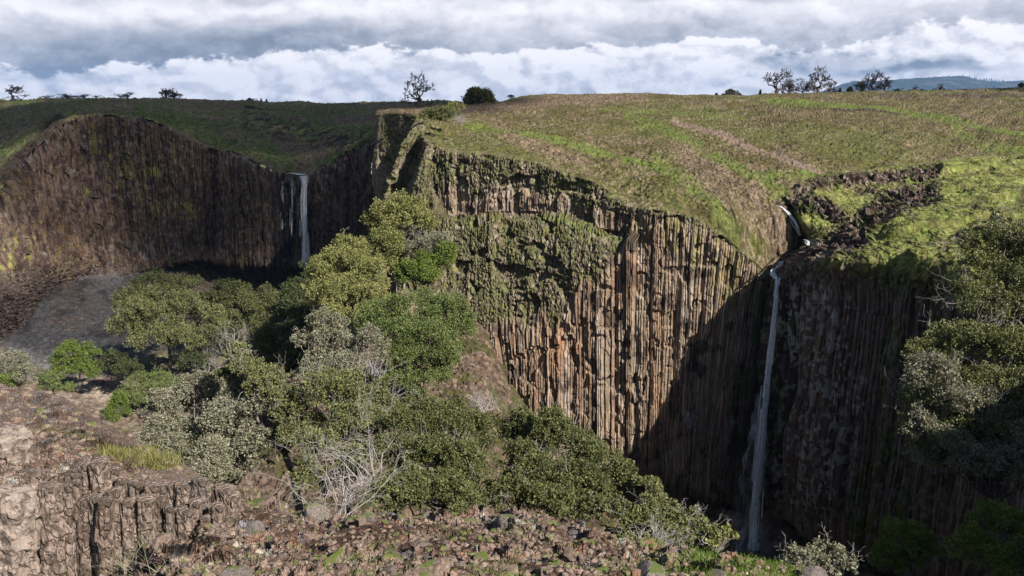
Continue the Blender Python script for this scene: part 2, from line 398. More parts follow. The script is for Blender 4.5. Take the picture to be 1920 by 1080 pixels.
c = mixc(c, (0.27, 0.215, 0.165), ss(0.72, 0.82, q2) * np.clip(stony_, 0, 1) * 0.5); c = mixc(c, DARKST, ss(0.16, 0.08, q2) * 0.6)
SURF = [(px[::2, ::2].ravel(), py[::2, ::2].ravel(), G[::2, ::2].reshape(-1, 3))]
c = mixc(c, (0.20, 0.155, 0.125), band(px, py + (fbm(x / 3, y / 3, o=3, seed=33) - .5) * 14, [(1265, 230), (1340, 252), (1420, 280), (1490, 308), (1545, 332)], 7) * 0.45)
sheet('plateau', G, c, M_turf); tag(bpy.data.objects['plateau'], 'stony green mesa top sloping to the creek between the falls', 'plateau', kind='structure')
RIMW = MC[0, :len(RIM)].copy()

# ---- columnar cliffs
def colprof(s, z, size, seed, wob=0.18, jit=0.35):
    t = s / size + wob * (fbm(s / size / 3, z / 5, o=2, seed=seed + 7) - 0.5) * 2
    i0 = np.floor(t); d1 = np.full(t.shape, 9.0); d2 = d1.copy(); cid = np.zeros_like(t); side = np.zeros_like(t)
    for a in (-1, 0, 1):
        i = i0 + a; c = i + 0.5 + jit * 2 * (h1(i, seed) - 0.5); d = np.abs(t - c); m = d < d1
        d2 = np.where(m, d1, np.minimum(d2, d)); side = np.where(m, t - c, side); cid = np.where(m, i, cid); d1 = np.where(m, d, d1)
    e = d2 - d1
    return cid, e, side
def columns(s, z, size, seed, deep=0.5, stepy=4.0, off=0.5, brk=0.45, face3=True):
    cid, e, side = colprof(s, z, size, seed, 0.20, 0.40)
    r = h1(cid, seed + 1)
    seg = np.floor(z / (stepy * (0.5 + h1(cid, seed + 2))) + 9 * h1(cid, seed + 3))
    hs = h2(cid, seg, seed + 4)
    prof = np.clip(e / 0.55, 0, 1); prof = 1 - (1 - prof) ** 2.2
    tiltf = side * (h1(cid, seed + 5) - 0.5) * 1.6                    # every column turns a flat a little differently
    return (prof * deep + tiltf * deep + (r - 0.5) * off + (hs - 0.5) * brk) * size, cid, e, hs, seg

FC = [
 [(704,216,174),(703,260,173),(702,300,172),(700,380,168),(695,440,163),(690,500,158),(685,560,152),(680,640,146)],
 [(745,213,168),(743,250,167.5),(742,290,167),(735,340,164),(725,400,159),(718,470,154),(715,540,148),(712,610,140)],
 [(782,217,162),(774,240,161),(766,266,160),(750,320,157.5),(738,380,154),(728,440,150),(722,520,142),(720,600,134)],
 [(793,236,153),(770,262,149.5),(750,292,147.5),(733,340,145.5),(720,390,143.5),(714,450,139.5),(712,520,133.5),(712,600,126)],
 [(795,257,145),(790,276,148),(783,300,149.5),(765,345,149.5),(750,395,148),(742,450,143.5),(738,520,137),(736,600,129)],
 [(812,271,140),(803,290,139),(797,310,138),(787,350,136.5),(776,395,134.5),(768,450,132),(765,520,128),(765,600,121)],
 [(850,284,136.5),(847,345,135),(845,408,134.3),(843,414,132.0),(840,480,128.5),(838,560,124.5),(838,640,120),(838,700,117)],
 [(930,292,132),(928,345,131.2),(926,398,130.5),(925,404,128.5),(922,490,124.5),(922,590,121),(940,740,118.5),(945,810,117)],
 [(1000,304,129),(999,350,128.3),(998,397,127.7),(997,402,125.6),(995,490,121.5),(995,590,119),(1000,775,115.5),(1002,840,115)],
 [(1060,322,126),(1059,360,125.5),(1058,402,125),(1057,408,123),(1055,480,119),(1055,570,117),(1056,800,113),(1058,860,112.5)],
 [(1120,345,122),(1119,385,121.6),(1118,425,121),(1117,431,119.5),(1115,490,116.5),(1115,570,114.8),(1114,830,111.5),(1114,885,111)],
 [(1180,384,118),(1179,412,117.8),(1178,440,117.5),(1177,446,116.2),(1176,500,114.5),(1175,580,113.5),(1173,855,110.5),(1172,905,110)],
 [(1230,393,115),(1229,425,114.9),(1228,455,114.8),(1227,475,114.2),(1225,540,113),(1223,620,112),(1218,872,109.5),(1216,915,111)],
 [(1290,404,113.4),(1288,440,113.3),(1286,480,113.2),(1283,520,112.9),(1279,590,112.2),(1275,680,111.6),(1264,890,110),(1262,930,113)],
 [(1340,430,112.4),(1336,470,112.3),(1332,510,112.2),(1327,560,112),(1320,640,111.7),(1314,720,111.3),(1300,905,110.3),(1297,945,116)],
 [(1390,470,111.6),(1384,510,111.6),(1378,550,111.5),(1371,600,111.4),(1362,670,111.3),(1354,750,111.1),(1340,925,110.6),(1336,960,119)],
 [(1425,500,111.2),(1419,540,111.2),(1413,580,111.2),(1406,640,111.1),(1398,710,111),(1391,790,110.9),(1378,940,110.6),(1374,975,121)],
 [(1453,532,110.8),(1448,570,110.9),(1443,610,111),(1436,670,111.1),(1428,740,111.1),(1421,820,111),(1408,955,110.8),(1405,990,122)],
]
FCW = cols(FC)
over = FCW[0].copy(); over[:, 2] -= 0.25; over[:, 1] += 0.8          # tuck the rim into the turf
FCW = np.concatenate([over[None], FCW])
under = FCW[-1].copy(); under[:, 2] -= 14; under[:, 1] += 2.0
FCW = np.concatenate([FCW, under[None]])
G = dense(FCW, 640, 1800)
n = face_cam(G)
hz = n.copy(); hz[..., 2] *= 0.25; hz /= np.linalg.norm(hz, axis=-1, keepdims=True)
mid = G[300]; s1 = np.concatenate([[0], np.cumsum(np.hypot(*np.diff(mid[:, :2], axis=0).T))]); s1 = s1 + 1.5 * (fbm(s1 / 2.2, s1 * 0, o=2, seed=50) - 0.5)
s = np.broadcast_to(s1[None, :], G.shape[:2]); z = G[..., 2]; px, py = proj(G)
# where the bare columns show and where stubs overgrown with grass cover them
bx = [690, 850, 880, 900, 930, 990, 1040, 1080, 1120, 1150, 1200, 1260, 1320, 1400, 1460]
by = [440, 640, 640, 620, 600, 600, 590, 560, 520, 480, 402, 404, 425, 485, 540]
line = np.interp(px, bx, by) + (fbm(s / 2.2, z / 9, o=3, seed=41) - 0.5) * 90 * ss(1225, 1150, px)
bare = ss(-14, 16, py - line); bare = np.where(px < 720, 0.5, bare)
tier = ss(1215, 1150, px) * ss(800, 850, px) * ss(-2, 5, py - np.interp(px, [840, 1000, 1060, 1120, 1180], [352, 362, 372, 395, 412]) - (fbm(s / 1.4, z / 9, o=2, seed=44) - 0.5) * 60) \
       * (1 - ss(-3, 3, py - np.interp(px, [840, 930, 1000, 1060, 1120, 1180, 1230], [408, 398, 397, 402, 425, 440, 455])))
bareT = np.maximum(bare, tier * 0.9)
dA, cid, e, hs, seg = columns(s, z, 0.36, 51, 0.75, 3.4, 0.9, 0.38)
dB, cidB, eB, hsB, segB = columns(s, z, 1.7, 61, 0.24, 7.0, 0.30, 0.14)
dC = (fbm(s / 7, z / 14, o=3, seed=71) - 0.5) * 2.4
bulge = -1.6 * ss(0.0, 0.4, fbm(s / 3.5, z / 10, o=2, seed=77) - 0.55)
stub, sid, se = facet(s / 0.21, z / 0.46, 81, 0.9)
stub2, sid2, se2 = facet(s / 1.7, z / 2.4, 84, 1.0)
rough = (fbm(s / 0.5, z / 0.9, o=3, seed=90) - 0.5)
frac, fid, _ = facet(s / 0.5, z / 1.3, 78, 1.0)
d_bare = dA + dB + dC * 0.6 + rough * 0.15 + frac * 0.15 + facet(s / 2.0, z / 5.5, 76, 1.2)[0] * 0.22 + ss(0.55, 0.62, fbm(s / 1.6, z / 2.4, o=3, seed=79)) * -0.5
d_over = dC * 0.9 + stub * 0.30 + stub2 * 0.25 - 0.9 * ss(0.56, 0.66, fbm(s / 2.6, z / 2.2, o=3, seed=87)) + dB * 0.5 + rough * 0.35
dsp = lerp(d_over, d_bare, bareT)
fade = ss(0, 14, np.arange(G.shape[0]))[:, None]
G = G + hz * (dsp * fade + (1 - fade) * (dC * 0.3 + stub * 0.25))[..., None]
n2 = face_cam(G)
# colours
r = h1(cid, 5); r2 = h1(cid, 6)
base = np.array((0.255, 0.188, 0.135)) * np.ones(G.shape)
base = mixc(base, (0.29, 0.24, 0.20), ss(0.5, 0.9, r)); base = mixc(base, (0.19, 0.122, 0.085), ss(0.35, 0.0, r))
low_f = fbm(s / 4, z / 12, o=3, seed=95); strk = fbm(s / 0.35, z / 7, o=3, seed=97); spk = fbm(s / 0.3, z / 0.6, o=3, seed=98)
orange = ss(0.52, 0.66, strk * 0.5 + low_f * 0.35 + spk * 0.2 - 0.02) * (band(px, py, [(1080, 560), (1060, 700)], 70) + band(px, py, [(1190, 500), (1130, 560)], 60) + band(px, py, [(1275, 560), (1240, 800)], 60) * 0.6 + band(px, py, [(960, 640), (1000, 740)], 50) * 0.7 + 0.25)
base = mixc(base, (0.30, 0.125, 0.05), np.clip(orange - 0.15, 0, 0.6))
yel = ss(0.50, 0.62, strk * 0.45 + low_f * 0.3 + h1(cid, 9) * 0.25) * (band(px, py, [(1190, 410), (1300, 440), (1400, 540)], 60) + band(px, py, [(930, 660), (945, 740)], 30) + 0.12)
base = mixc(base, (0.17, 0.155, 0.035), np.clip(yel, 0, 0.65))
base = mixc(base, (0.235, 0.20, 0.17), ss(0.56, 0.68, spk * 0.5 + strk * 0.5) * 0.7)
base = mixc(base, DARKST * 0.8, ss(0.60, 0.70, fbm(s / 2.4, z / 3.2, o=4, seed=99)) * 0.75)
base = base * np.clip(0.62 + 0.9 * e, 0.62, 1.08)[..., None]
wet = band(px, py, [(1450, 560), (1430, 700), (1400, 950)], 75)
base = mixc(base, (0.035, 0.026, 0.02), wet * 0.75)
base = mixc(base, (0.035, 0.05, 0.008), wet * ss(0.5, 0.6, fbm(s / 1.5, z / 4, o=4, seed=101)) * 0.9)
base = mixc(base, (0.33, 0.32, 0.33), ss(0.55, 0.63, fbm(s / 0.8, z / 2.2, o=4, seed=107)) * band(px, py, [(1290, 780), (1350, 790)], 34) * 0.85)
gz = ss(-0.15, 0.55, n2[..., 2] + (spk - 0.5) * 1.1)
ov = np.array((0.135, 0.108, 0.078)) * np.ones(G.shape); ov = mixc(ov, (0.29, 0.24, 0.185), ss(0.55, 0.9, sid)); ov = mixc(ov, (0.085, 0.075, 0.042), ss(0.40, 0.05, sid)); ov = mixc(ov, (0.105, 0.105, 0.045), ss(0.40, 0.62, fbm(s / 4, z / 3, o=4, seed=106)) * 0.6)
gr = mixc(OLIVE * 1.05 * np.ones(G.shape), (0.098, 0.098, 0.042), ss(0.4, 0.6, fbm(s / 2, z / 2, o=3, seed=103))); gr = mixc(gr, (0.14, 0.15, 0.05), ss(0.52, 0.66, spk))
gm = np.clip(gz * (0.30 + 0.9 * ss(0.42, 0.6, fbm(s / 1.6, z / 1.2, o=3, seed=104))), 0, 0.92)
ov = ov * (1 - gm[..., None]) + gr * gm[..., None]
led = 1 - ss(0, 11, np.abs(py - np.interp(px, [840, 930, 1000, 1060, 1120, 1180, 1215], [416, 406, 405, 410, 434, 450, 452]) - 4))
ov = mixc(ov, (0.11, 0.15, 0.03), led * 0.55 * ss(990, 1030, px) * ss(1220, 1190, px))
c = lerp(ov, base, bareT[..., None])
c = np.where((se < 0.06)[..., None] & (bareT < 0.5)[..., None], c * 0.7, c)
sheet('cliff', G, c, M_cliff, smooth=False); tag(bpy.data.objects['cliff'], 'sunlit wall of basalt columns with an overgrown ledge left of the tall thin fall', 'cliff', kind='structure')

# ---- right hand bank and the wall below it
RB = [
 [(1458,500,113),(1488,476,114.5),(1512,452,116.5),(1498,428,118),(1482,402,120),(1462,374,124.5),(1492,350,130),(1532,330,137),(1556,336,146)],
 [(1468,496,108.0),(1500,470,109.5),(1524,447,111.2),(1511,424,112.6),(1495,398,114.6),(1474,370,118.8),(1503,347,124.5),(1540,326,131),(1560,332,142)],
 [(1520,478,103),(1560,448,106),(1588,424,108.5),(1588,402,111.5),(1556,383,115.5),(1530,366,119),(1560,345,123.5),(1590,320,130),(1610,327,142)],
 [(1570,478,98),(1602,442,103),(1625,415,108),(1622,397,112.5),(1600,381,117),(1585,364,121),(1605,342,126),(1625,318,132),(1640,325,146)],
 [(1620,481,95),(1642,437,101),(1655,410,107),(1655,393,113),(1640,378,118),(1640,362,123),(1650,340,128.5),(1660,315,135),(1670,322,148)],
 [(1700,482,91),(1712,432,98),(1715,402,106),(1720,382,113),(1720,366,119),(1715,352,126),(1720,330,131),(1725,309,137),(1730,317,150)],
 [(1770,490,87),(1780,432,95),(1785,400,104),(1790,375,112),(1790,355,119),(1790,335,127),(1795,315,134),(1800,301,141),(1805,308,152)],
 [(1850,528,80),(1860,440,90),(1870,400,100),(1875,370,110),(1875,345,120),(1880,325,130),(1880,308,140),(1880,296,150),(1885,302,160)],
 [(1950,572,72),(1960,450,85),(1960,400,97),(1960,365,110),(1960,340,120),(1960,320,130),(1960,304,142),(1960,291,152),(1960,297,163)],
 [(2080,640,64),(2080,460,80),(2080,400,95),(2080,365,108),(2080,340,120),(2080,318,132),(2080,300,144),(2080,286,155),(2080,293,166)],
 [(2300,770,52),(2300,520,70),(2300,430,90),(2300,380,108),(2300,340,120),(2300,318,132),(2300,300,144),(2300,284,155),(2300,291,166)],
]
RC = cols(RB)
_t = np.gradient(RC[0], axis=0)[:, :2]; _t /= np.linalg.norm(_t, axis=1, keepdims=True); _o = np.stack([_t[:, 1], -_t[:, 0]], -1); _o = np.where((_o[:, :1] < 0) | (_o[:, 1:] < 0), _o, -_o)
curl = RC[0].copy(); curl[:, :2] += _o * 0.9; curl[:, 2] -= 0.9; curl2 = curl.copy(); curl2[:, :2] -= _o * 0.5; curl2[:, 2] -= 1.6
G = dense(np.concatenate([curl2[None], curl[None], RC]), 600, 900)
n = face_cam(G); x, y = G[..., 0], G[..., 1]; px, py = proj(G)
dark_bank = np.maximum.reduce([band(px, py, [(1485, 362), (1560, 338), (1680, 330), (1750, 318)], 20), band(px, py, [(1490, 385), (1540, 390), (1570, 405)], 22),
     band(px, py, [(1475, 500), (1550, 465), (1600, 440), (1670, 390), (1730, 368)], 42), band(px, py, [(1610, 358), (1640, 360)], 12) * 0.9,
     band(px, py, [(1780, 450), (1860, 425), (1920, 430)], 12) * 0.5])
dark_bank = np.clip(dark_bank + (fbm(x / 3, y / 3, o=3, seed=111) - 0.5) * 0.4 * (dark_bank > 0.05), 0, 1)
st, sid, se = facet(x / 0.5, (y * 0.6 + G[..., 2] * 0.9) / 0.6, 113)
stB, sidB, seB = facet(x / 1.8, y / 2.4, 115, 1.0)
lip = fbm(x / 3.5, y / 5, o=3, seed=117) - 0.5
hum = fbm(x / 5, y / 9, o=4, seed=119) - 0.5
step = ss(0.46, 0.5, fbm(x / 9, y / 5, o=2, seed=120)) * 1.1
dsp = hum * 1.5 + stB * 0.5 * (0.15 + 1.2 * dark_bank) + st * (0.09 + 0.45 * dark_bank) + step * (1 - dark_bank) * ss(1620, 1700, px) * 0.8 + (fbm(x / 1.1, y / 1.6, o=4, seed=118) - 0.5) * 0.7
fd = ss(0, 14, np.arange(G.shape[0]))[:, None]; fb = 1 - ss(0.85, 1, np.linspace(0, 1, G.shape[0]))[:, None] * 0.7
G = G + n * (dsp * (0.35 + 0.65 * fd) * fb)[..., None]
n2 = face_cam(G)
nn = fbm(x / 2.5, y / 4, o=4, seed=121); n3 = fbm(x / 0.6, y / 0.9, o=3, seed=122)
c = mixc(GRASS * 1.7 * np.ones(G.shape), (0.165, 0.195, 0.05), ss(0.42, 0.6, nn)); c = mixc(c, (0.23, 0.23, 0.075), ss(0.50, 0.7, n3 * 0.6 + nn * 0.4) * 0.8)
c = mixc(c, DARKST * 1.2, ss(0.54, 0.64, fbm(x / 1.3, y / 2, o=4, seed=124) * 0.7 + n3 * 0.3) * 0.6)
yl = ss(0.45, 0.62, fbm(x / 9, y / 9, o=3, seed=126)) * ss(1560, 1800, px) * ss(330, 300, py)
c = mixc(c, (0.20, 0.21, 0.06), yl * 0.35)
rkc = DARKST * 1.35 * (0.6 + 1.2 * sid[..., None] ** 1.5); rkc = mixc(rkc, (0.22, 0.19, 0.165), ss(0.82, 0.95, sid) * 0.8)
rkc = mixc(rkc, (0.05, 0.065, 0.015), ss(0.55, 0.66, nn) * 0.7)
c = c * (1 - dark_bank[..., None]) + rkc * dark_bank[..., None]
c[:26] = mixc(c, DARKST * 1.2, (0.45 + 0.55 * ss(0.42, 0.55, nn)) * (ss(30, 8, np.arange(G.shape[0])))[:, None])[:26]
_, q1, _ = facet(x / 0.30, (y + G[..., 2]) / 0.45, 127); c = c * (0.55 + 0.9 * q1[..., None]); c = mixc(c, (0.22, 0.18, 0.14), ss(0.86, 0.93, q1) * 0.5)
c = mixc(c, (0.055, 0.055, 0.02), ss(0.54, 0.62, fbm(x / 3.0, y / 1.6, o=4, seed=128)) * (1 - dark_bank) * 0.45)
px, py = proj(G); SURF.append((px[::2, ::2].ravel(), py[::2, ::2].ravel(), G[::2, ::2].reshape(-1, 3)))
sheet('hillside', G, c, M_turf, smooth=False); tag(bpy.data.objects['hillside'], 'bright grassy bank with dark stony breaks right of the creek', 'hillside', kind='structure')

W0 = [RC[0, i] for i in range(1, RC.shape[1])]
A0 = P(1453, 532, 110.8); A1 = P(1460, 515, 113.0)
W0 = [A0, A1, P(1466, 500, 111)] + W0
W0 = np.array(W0); cen = np.array([0.0, 60.0])
out = []
for i in range(len(W0)):
    a = W0[max(i - 1, 0)]; b = W0[min(i + 1, len(W0) - 1)]; t = (b - a)[:2]; t = t / (np.linalg.norm(t) + 1e-9); out.append((t[1], -t[0]))
out = np.array(out)
out = np.array([(o if (o[0] < 0 or o[1] < 0) else -o) for o in out])
rows = []
zl = [0.0, -1.2, -5, -12, -20, -28, -34, -37.5]
for k, dz in enumerate(zl):
    q = W0.copy(); base_z = -57.0 + 3.5 * ss(40, 60, W0[:, 0]); f = dz / zl[-1]
    q[:, 2] = W0[:, 2] * (1 - f) + base_z * f; off = [0.25, 0.55, 0.2, 0.0, 0.0, 0.4, 0.6, 0.2][k]
    q[:, :2] += out * off; rows.append(q)
for dz, off in ((-1.0, -5.0), (-3.5, -12.0), (-12, -13.0)):
    q = rows[7].copy(); q[:, 2] += dz; q[:, :2] += out * off; rows.append(q)
WC = np.array(rows); WC[0, :, 2] -= 0.5; WC[0, :, :2] -= out * 1.5; WC[1, :, 2] -= 0.3
G = dense(WC, 560, 1000); n = face_cam(G); hz = n.copy(); hz[..., 2] *= 0.3; hz /= np.linalg.norm(hz, axis=-1, keepdims=True)
mid = G[200]; s1 = np.concatenate([[0], np.cumsum(np.hypot(*np.diff(mid[:, :2], axis=0).T))]); s = np.broadcast_to(s1[None], G.shape[:2]); z = G[..., 2]; px, py = proj(G)
dA, cid, e, hs, seg = columns(s, z, 0.55, 151, 0.6, 4.0, 0.8, 0.5); dB, cidB, eB, _, _ = columns(s, z, 3.2, 161, 0.25, 9.0, 0.3, 0.35)
stub, sid, se = facet(s / 0.5, z / 0.6, 165)
topw = 1 - ss(0.02, 0.11 + 0.0 * px, np.linspace(0, 1, G.shape[0])[:, None] - 0.05 * (fbm(s / 2, z * 0, o=3, seed=167)))
dsp = (dA + dB) * (1 - topw) + topw * (stub * 0.6 + 0.5) + (fbm(s / 6, z / 12, o=3, seed=169) - 0.5) * 2.2
G = G + hz * (dsp * ss(0, 8, np.arange(G.shape[0]))[:, None])[..., None]; n2 = face_cam(G)
spk = fbm(s / 0.35, z / 0.6, o=3, seed=171); blot = fbm(s / 1.3, z / 3.0, o=4, seed=173); r = h1(cid, 5)
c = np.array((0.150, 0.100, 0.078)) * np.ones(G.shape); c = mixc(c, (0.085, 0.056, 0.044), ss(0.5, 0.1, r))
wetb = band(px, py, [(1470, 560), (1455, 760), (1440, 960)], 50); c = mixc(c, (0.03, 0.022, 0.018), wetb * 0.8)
moss = ss(0.50, 0.58, blot * 0.8 + r * 0.2) * np.clip(0.25 + wetb + band(px, py, [(1650, 960), (1720, 800), (1700, 520)], 90), 0, 1); c = mixc(c, (0.065, 0.085, 0.015), moss * 0.8)
lic = ss(0.55, 0.62, spk * 0.75 + blot * 0.28) * (0.2 + 1.3 * band(px, py, [(1530, 590), (1560, 750), (1530, 900)], 80)); c = mixc(c, (0.42, 0.41, 0.38), np.clip(lic, 0, 0.8))
c = mixc(c, (0.16, 0.13, 0.105), ss(0.57, 0.64, spk) * 0.45)
gm = topw * ss(-0.2, 0.5, n2[..., 2] + (spk - 0.5)) * ss(1560, 1630, px); c = mixc(c, (0.11, 0.15, 0.03), gm)
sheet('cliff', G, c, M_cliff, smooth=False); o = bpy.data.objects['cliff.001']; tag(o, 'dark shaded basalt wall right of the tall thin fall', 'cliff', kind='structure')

# ---- far left: rim, amphitheatre wall and the hills above it
AX = [(-160,470,190),(-60,420,203),(0,357,215),(28,322,222),(60,288,228),(100,250,235),(150,223,243),(200,217,250),(260,222,257),(320,245,262),(370,268,265),(400,281,266),(440,286,265),
      (480,306,263),(520,323,262),(545,330,262),(580,330,261),(610,310,258),(650,288,252),(700,264,244),(745,238,236),(800,225,232)]
skx = [-160,0,100,200,300,400,500,560,600,700,760,850,1000]; sky = [190,188,187,186,188,189.5,191,193,194.5,193,191,189,187]
AC = []
for (a, b, D) in AX:
    ey = float(np.interp(a, skx, sky)); col = []
    for f in (0, 0.10, 0.24, 0.42, 0.62, 0.8, 1.0):
        q = b + (ey - b) * f; Dq = D + (560 - D) * (f ** 2.1) * 1.0 + 42 * f * (1 - f)
        if a < 90: Dq = D + (560 - D) * (f ** 3.0) + 25 * f * (1 - f)
        bend = 12 * math.sin(math.pi * f) if 440 < a < 680 else 0
        col.append((a + (60 * f if a > 610 else (20 * f if a > 520 else 0)), q + bend * 0.3, Dq))
    AC.append(col)
AC.append([(900 + 30 * f, 222 + (188 - 222) * f, 232 + 330 * f ** 2) for f in (0, 0.10, 0.24, 0.42, 0.62, 0.8, 1.0)])
AC = cols(AC)
bk = AC[-1] * np.array([1.3, 1.3, 1]) - np.array([0, 0, 4.0]); bk2 = AC[-1] * np.array([2.2, 2.2, 1]) - np.array([0, 0, 95.0])
ACx = np.concatenate([AC, bk[None], bk2[None]])
G = dense(ACx, 420, 900, 60, None); n = face_cam(G); x, y = G[..., 0], G[..., 1]; px, py = proj(G)
inn = 1 - ss(0.62, 0.8, np.linspace(0, 1, G.shape[0]))[:, None]; fd = ss(0, 18, np.arange(G.shape[0]))[:, None]
gul = band(px, py, [(470, 230), (560, 250), (640, 262), (700, 262)], 30)
dsp = (fbm(x / 25, y / 25, o=3, seed=201) - 0.5) * 5 * inn * fd + (fbm(x / 4, y / 4, o=4, seed=203) - 0.5) * 2.0 * inn + facet(x / 1.2, y / 1.6, 205)[0] * 0.5 * inn
G = G + n * dsp[..., None]
nn = fbm(x / 18, y / 30, o=4, seed=207); n3 = fbm(x / 2.2, y / 4, o=4, seed=209)
c = mixc(np.array((0.165, 0.135, 0.078)) * np.ones(G.shape), (0.125, 0.135, 0.055), ss(0.42, 0.58, nn)); c = mixc(c, (0.150, 0.112, 0.085), ss(0.48, 0.62, n3 * 0.7 + (1 - nn) * 0.3) * 0.8)
grn = np.maximum.reduce([band(px, py, [(265, 208), (350, 232), (400, 255), (440, 275)], 14), band(px, py, [(440, 225), (490, 270), (540, 312)], 22) * 0.9, band(px, py, [(450, 197), (520, 203), (560, 205)], 4),
    band(px, py, [(590, 310), (640, 292), (700, 262)], 7), band(px, py, [(0, 282), (40, 256)], 9) * 0.8, band(px, py, [(480, 240), (600, 245), (690, 240)], 16) * 0.6, band(px, py, [(0, 188), (60, 189)], 3) * 0.9, band(px, py, [(-20, 360), (10, 352)], 8)])
c = mixc(c, (0.105, 0.150, 0.038), grn * 0.8 * ss(0.3, 0.55, n3))
c = mixc(c, (0.045, 0.032, 0.028), np.maximum(gul * ss(0.48, 0.6, n3) * 0.9, band(px, py, [(460, 200), (510, 204), (545, 205)], 2.5)))
c = mixc(c, (0.055, 0.040, 0.036), band(px, py, [(0, 330), (50, 285), (110, 235)], 24) * 0.8)
_, q1, _ = facet(x / 0.8, y / 1.3, 217); c = c * (0.6 + 0.8 * q1[..., None])
sheet('far_hills', G, c, M_far, smooth=False); tag(bpy.data.objects['far_hills'], 'dark green hills above the far left amphitheatre', 'hills', kind='structure')

rimL = AC[0]; rows = []; bzy = {}
cx_, cy_ = -95.0, 190.0
o2 = np.stack([cx_ - rimL[:, 0], cy_ - rimL[:, 1]], -1); o2[:, 1] *= 1.6; o2 /= np.linalg.norm(o2, axis=1, keepdims=True)
bpx = [-160, 0, 100, 200, 300, 400, 560, 700]
rpx, rpy = proj(rimL)
bz = np.interp(rpx, [-160, 0, 150, 230, 320, 560, 700], [-46, -51, -55, -55, -53.6, -54.5, -54])
sl = np.interp(rpx, [-160, 0, 120, 250, 560], [16, 14, 8, 3, 1.5])
for f, k in ((0, 0.0), (0.04, 0.10), (0.15, 0.2), (0.35, 0.38), (0.6, 0.6), (0.85, 0.88), (0.96, 1.0)):
    q = rimL.copy(); q[:, 2] = rimL[:, 2] * (1 - f) + bz * f; q[:, :2] += o2 * (sl * k)[:, None]; rows.append(q)
und = ss(200, 290, rpx)
q = rimL.copy(); q[:, 2] = bz - 0.0; q[:, :2] += o2 * (sl * 1.0)[:, None] * (1 - und)[:, None] - o2 * (und * 10)[:, None]; q[:, 2] -= (1 - und) * 1.5; rows.append(q)
q = q.copy(); q[:, 2] -= 4; q[:, :2] -= o2 * (und * 12)[:, None]; rows.append(q)
q = q.copy(); q[:, 2] -= 12; rows.append(q)
LC = np.array(rows); LC[0, :, 2] -= 0.3
G = dense(LC, 460, 1150); n = face_cam(G); hz = n.copy(); hz[..., 2] *= 0.3; hz /= np.linalg.norm(hz, axis=-1, keepdims=True)
mid = G[200]; s1 = np.concatenate([[0], np.cumsum(np.hypot(*np.diff(mid[:, :2], axis=0).T))]); s = np.broadcast_to(s1[None], G.shape[:2]); z = G[..., 2]; px, py = proj(G)
dA, cid, e, hs, seg = columns(s, z, 0.8, 251, 0.5, 7.0, 0.45, 0.25); dB, cidB, _, _, _ = columns(s, z, 4, 261, 0.2, 20.0, 0.2, 0.06)
crack = band(px, py, [(398, 285), (400, 370), (392, 470)], 13) * 3.5
fd = ss(0, 10, np.arange(G.shape[0]))[:, None]
rub = ss(492, 520, py + (fbm(s / 6, z / 5, o=3, seed=263) - 0.5) * 40); st, sid, se = facet(s / 0.8, z / 0.55, 265)
chunk, _, _ = facet(s / 2.6, z / 4.2, 285, 1.1); chunk2, _, _ = facet(s / 0.9, z / 1.6, 287, 1.0)
G = G + hz * ((lerp(dA + dB + chunk * 0.55 + chunk2 * 0.30 + (fbm(s / 1.2, z / 1.8, o=3, seed=289) - .5) * 0.7, st * 0.8, rub) * fd + (fbm(s / 14, z / 20, o=3, seed=267) - 0.5) * 4 * fd - crack * fd))[..., None]
n2 = face_cam(G)
strk = fbm(s / 0.9, z / 4.5, o=5, seed=271, gain=0.6); spk = fbm(s / 0.8, z / 1.6, o=3, seed=273); lowf = fbm(s / 12, z / 12, o=3, seed=275); r = h1(cid, 5)
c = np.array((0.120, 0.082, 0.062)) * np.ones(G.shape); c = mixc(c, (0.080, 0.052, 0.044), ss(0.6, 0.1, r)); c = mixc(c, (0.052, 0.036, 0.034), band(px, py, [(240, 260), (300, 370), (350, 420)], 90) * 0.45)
c = mixc(c, (0.165, 0.115, 0.075), band(px, py, [(40, 420), (80, 520), (150, 480)], 90) * 0.6 * ss(0.4, 0.6, spk))
lich = ss(0.53, 0.64, strk * 0.6 + spk * 0.25 + lowf * 0.2) * (0.15 + band(px, py, [(20, 480), (90, 500)], 60) + band(px, py, [(180, 260), (200, 330), (260, 320)], 40) + band(px, py, [(380, 400), (110, 360)], 20) * 0.5 + band(px, py, [(160, 340), (330, 300)], 28) * 0.6)
c = mixc(c, (0.20, 0.195, 0.055), np.clip(lich * 1.8, 0, 0.85) * ss(0.34, 0.48, spk))
c = c * (0.72 + 0.56 * ss(0.35, 0.65, fbm(s / 1.6, z / 2.2, o=4, seed=281)))[..., None]; c = mixc(c, (0.19, 0.16, 0.135), ss(0.60, 0.68, fbm(s / 0.6, z / 1.1, o=3, seed=283)) * 0.6)
c = mixc(c, (0.20, 0.095, 0.03), np.clip(ss(0.54, 0.64, strk * 0.7 + spk * 0.3) * (band(px, py, [(150, 235), (200, 225), (250, 230)], 18) + band(px, py, [(60, 350), (120, 480)], 50) * 0.5), 0, 0.6))
wh = ss(0.55, 0.63, fbm(s / 1.0, z / 3, o=4, seed=277)) * band(px, py, [(200, 490), (270, 465), (350, 460), (400, 500)], 30); c = mixc(c, (0.24, 0.235, 0.24), np.clip(wh, 0, 0.5) * ss(0.45, 0.55, spk))
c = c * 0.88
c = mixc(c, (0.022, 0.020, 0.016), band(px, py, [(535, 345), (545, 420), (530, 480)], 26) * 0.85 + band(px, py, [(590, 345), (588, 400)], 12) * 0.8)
c = mixc(c, (0.2, 0.19, 0.16), ss(0.52, 0.62, spk) * ss(40, 12, py - np.interp(px, rpx, rpy)) * ss(390, 440, px) * 0.7)
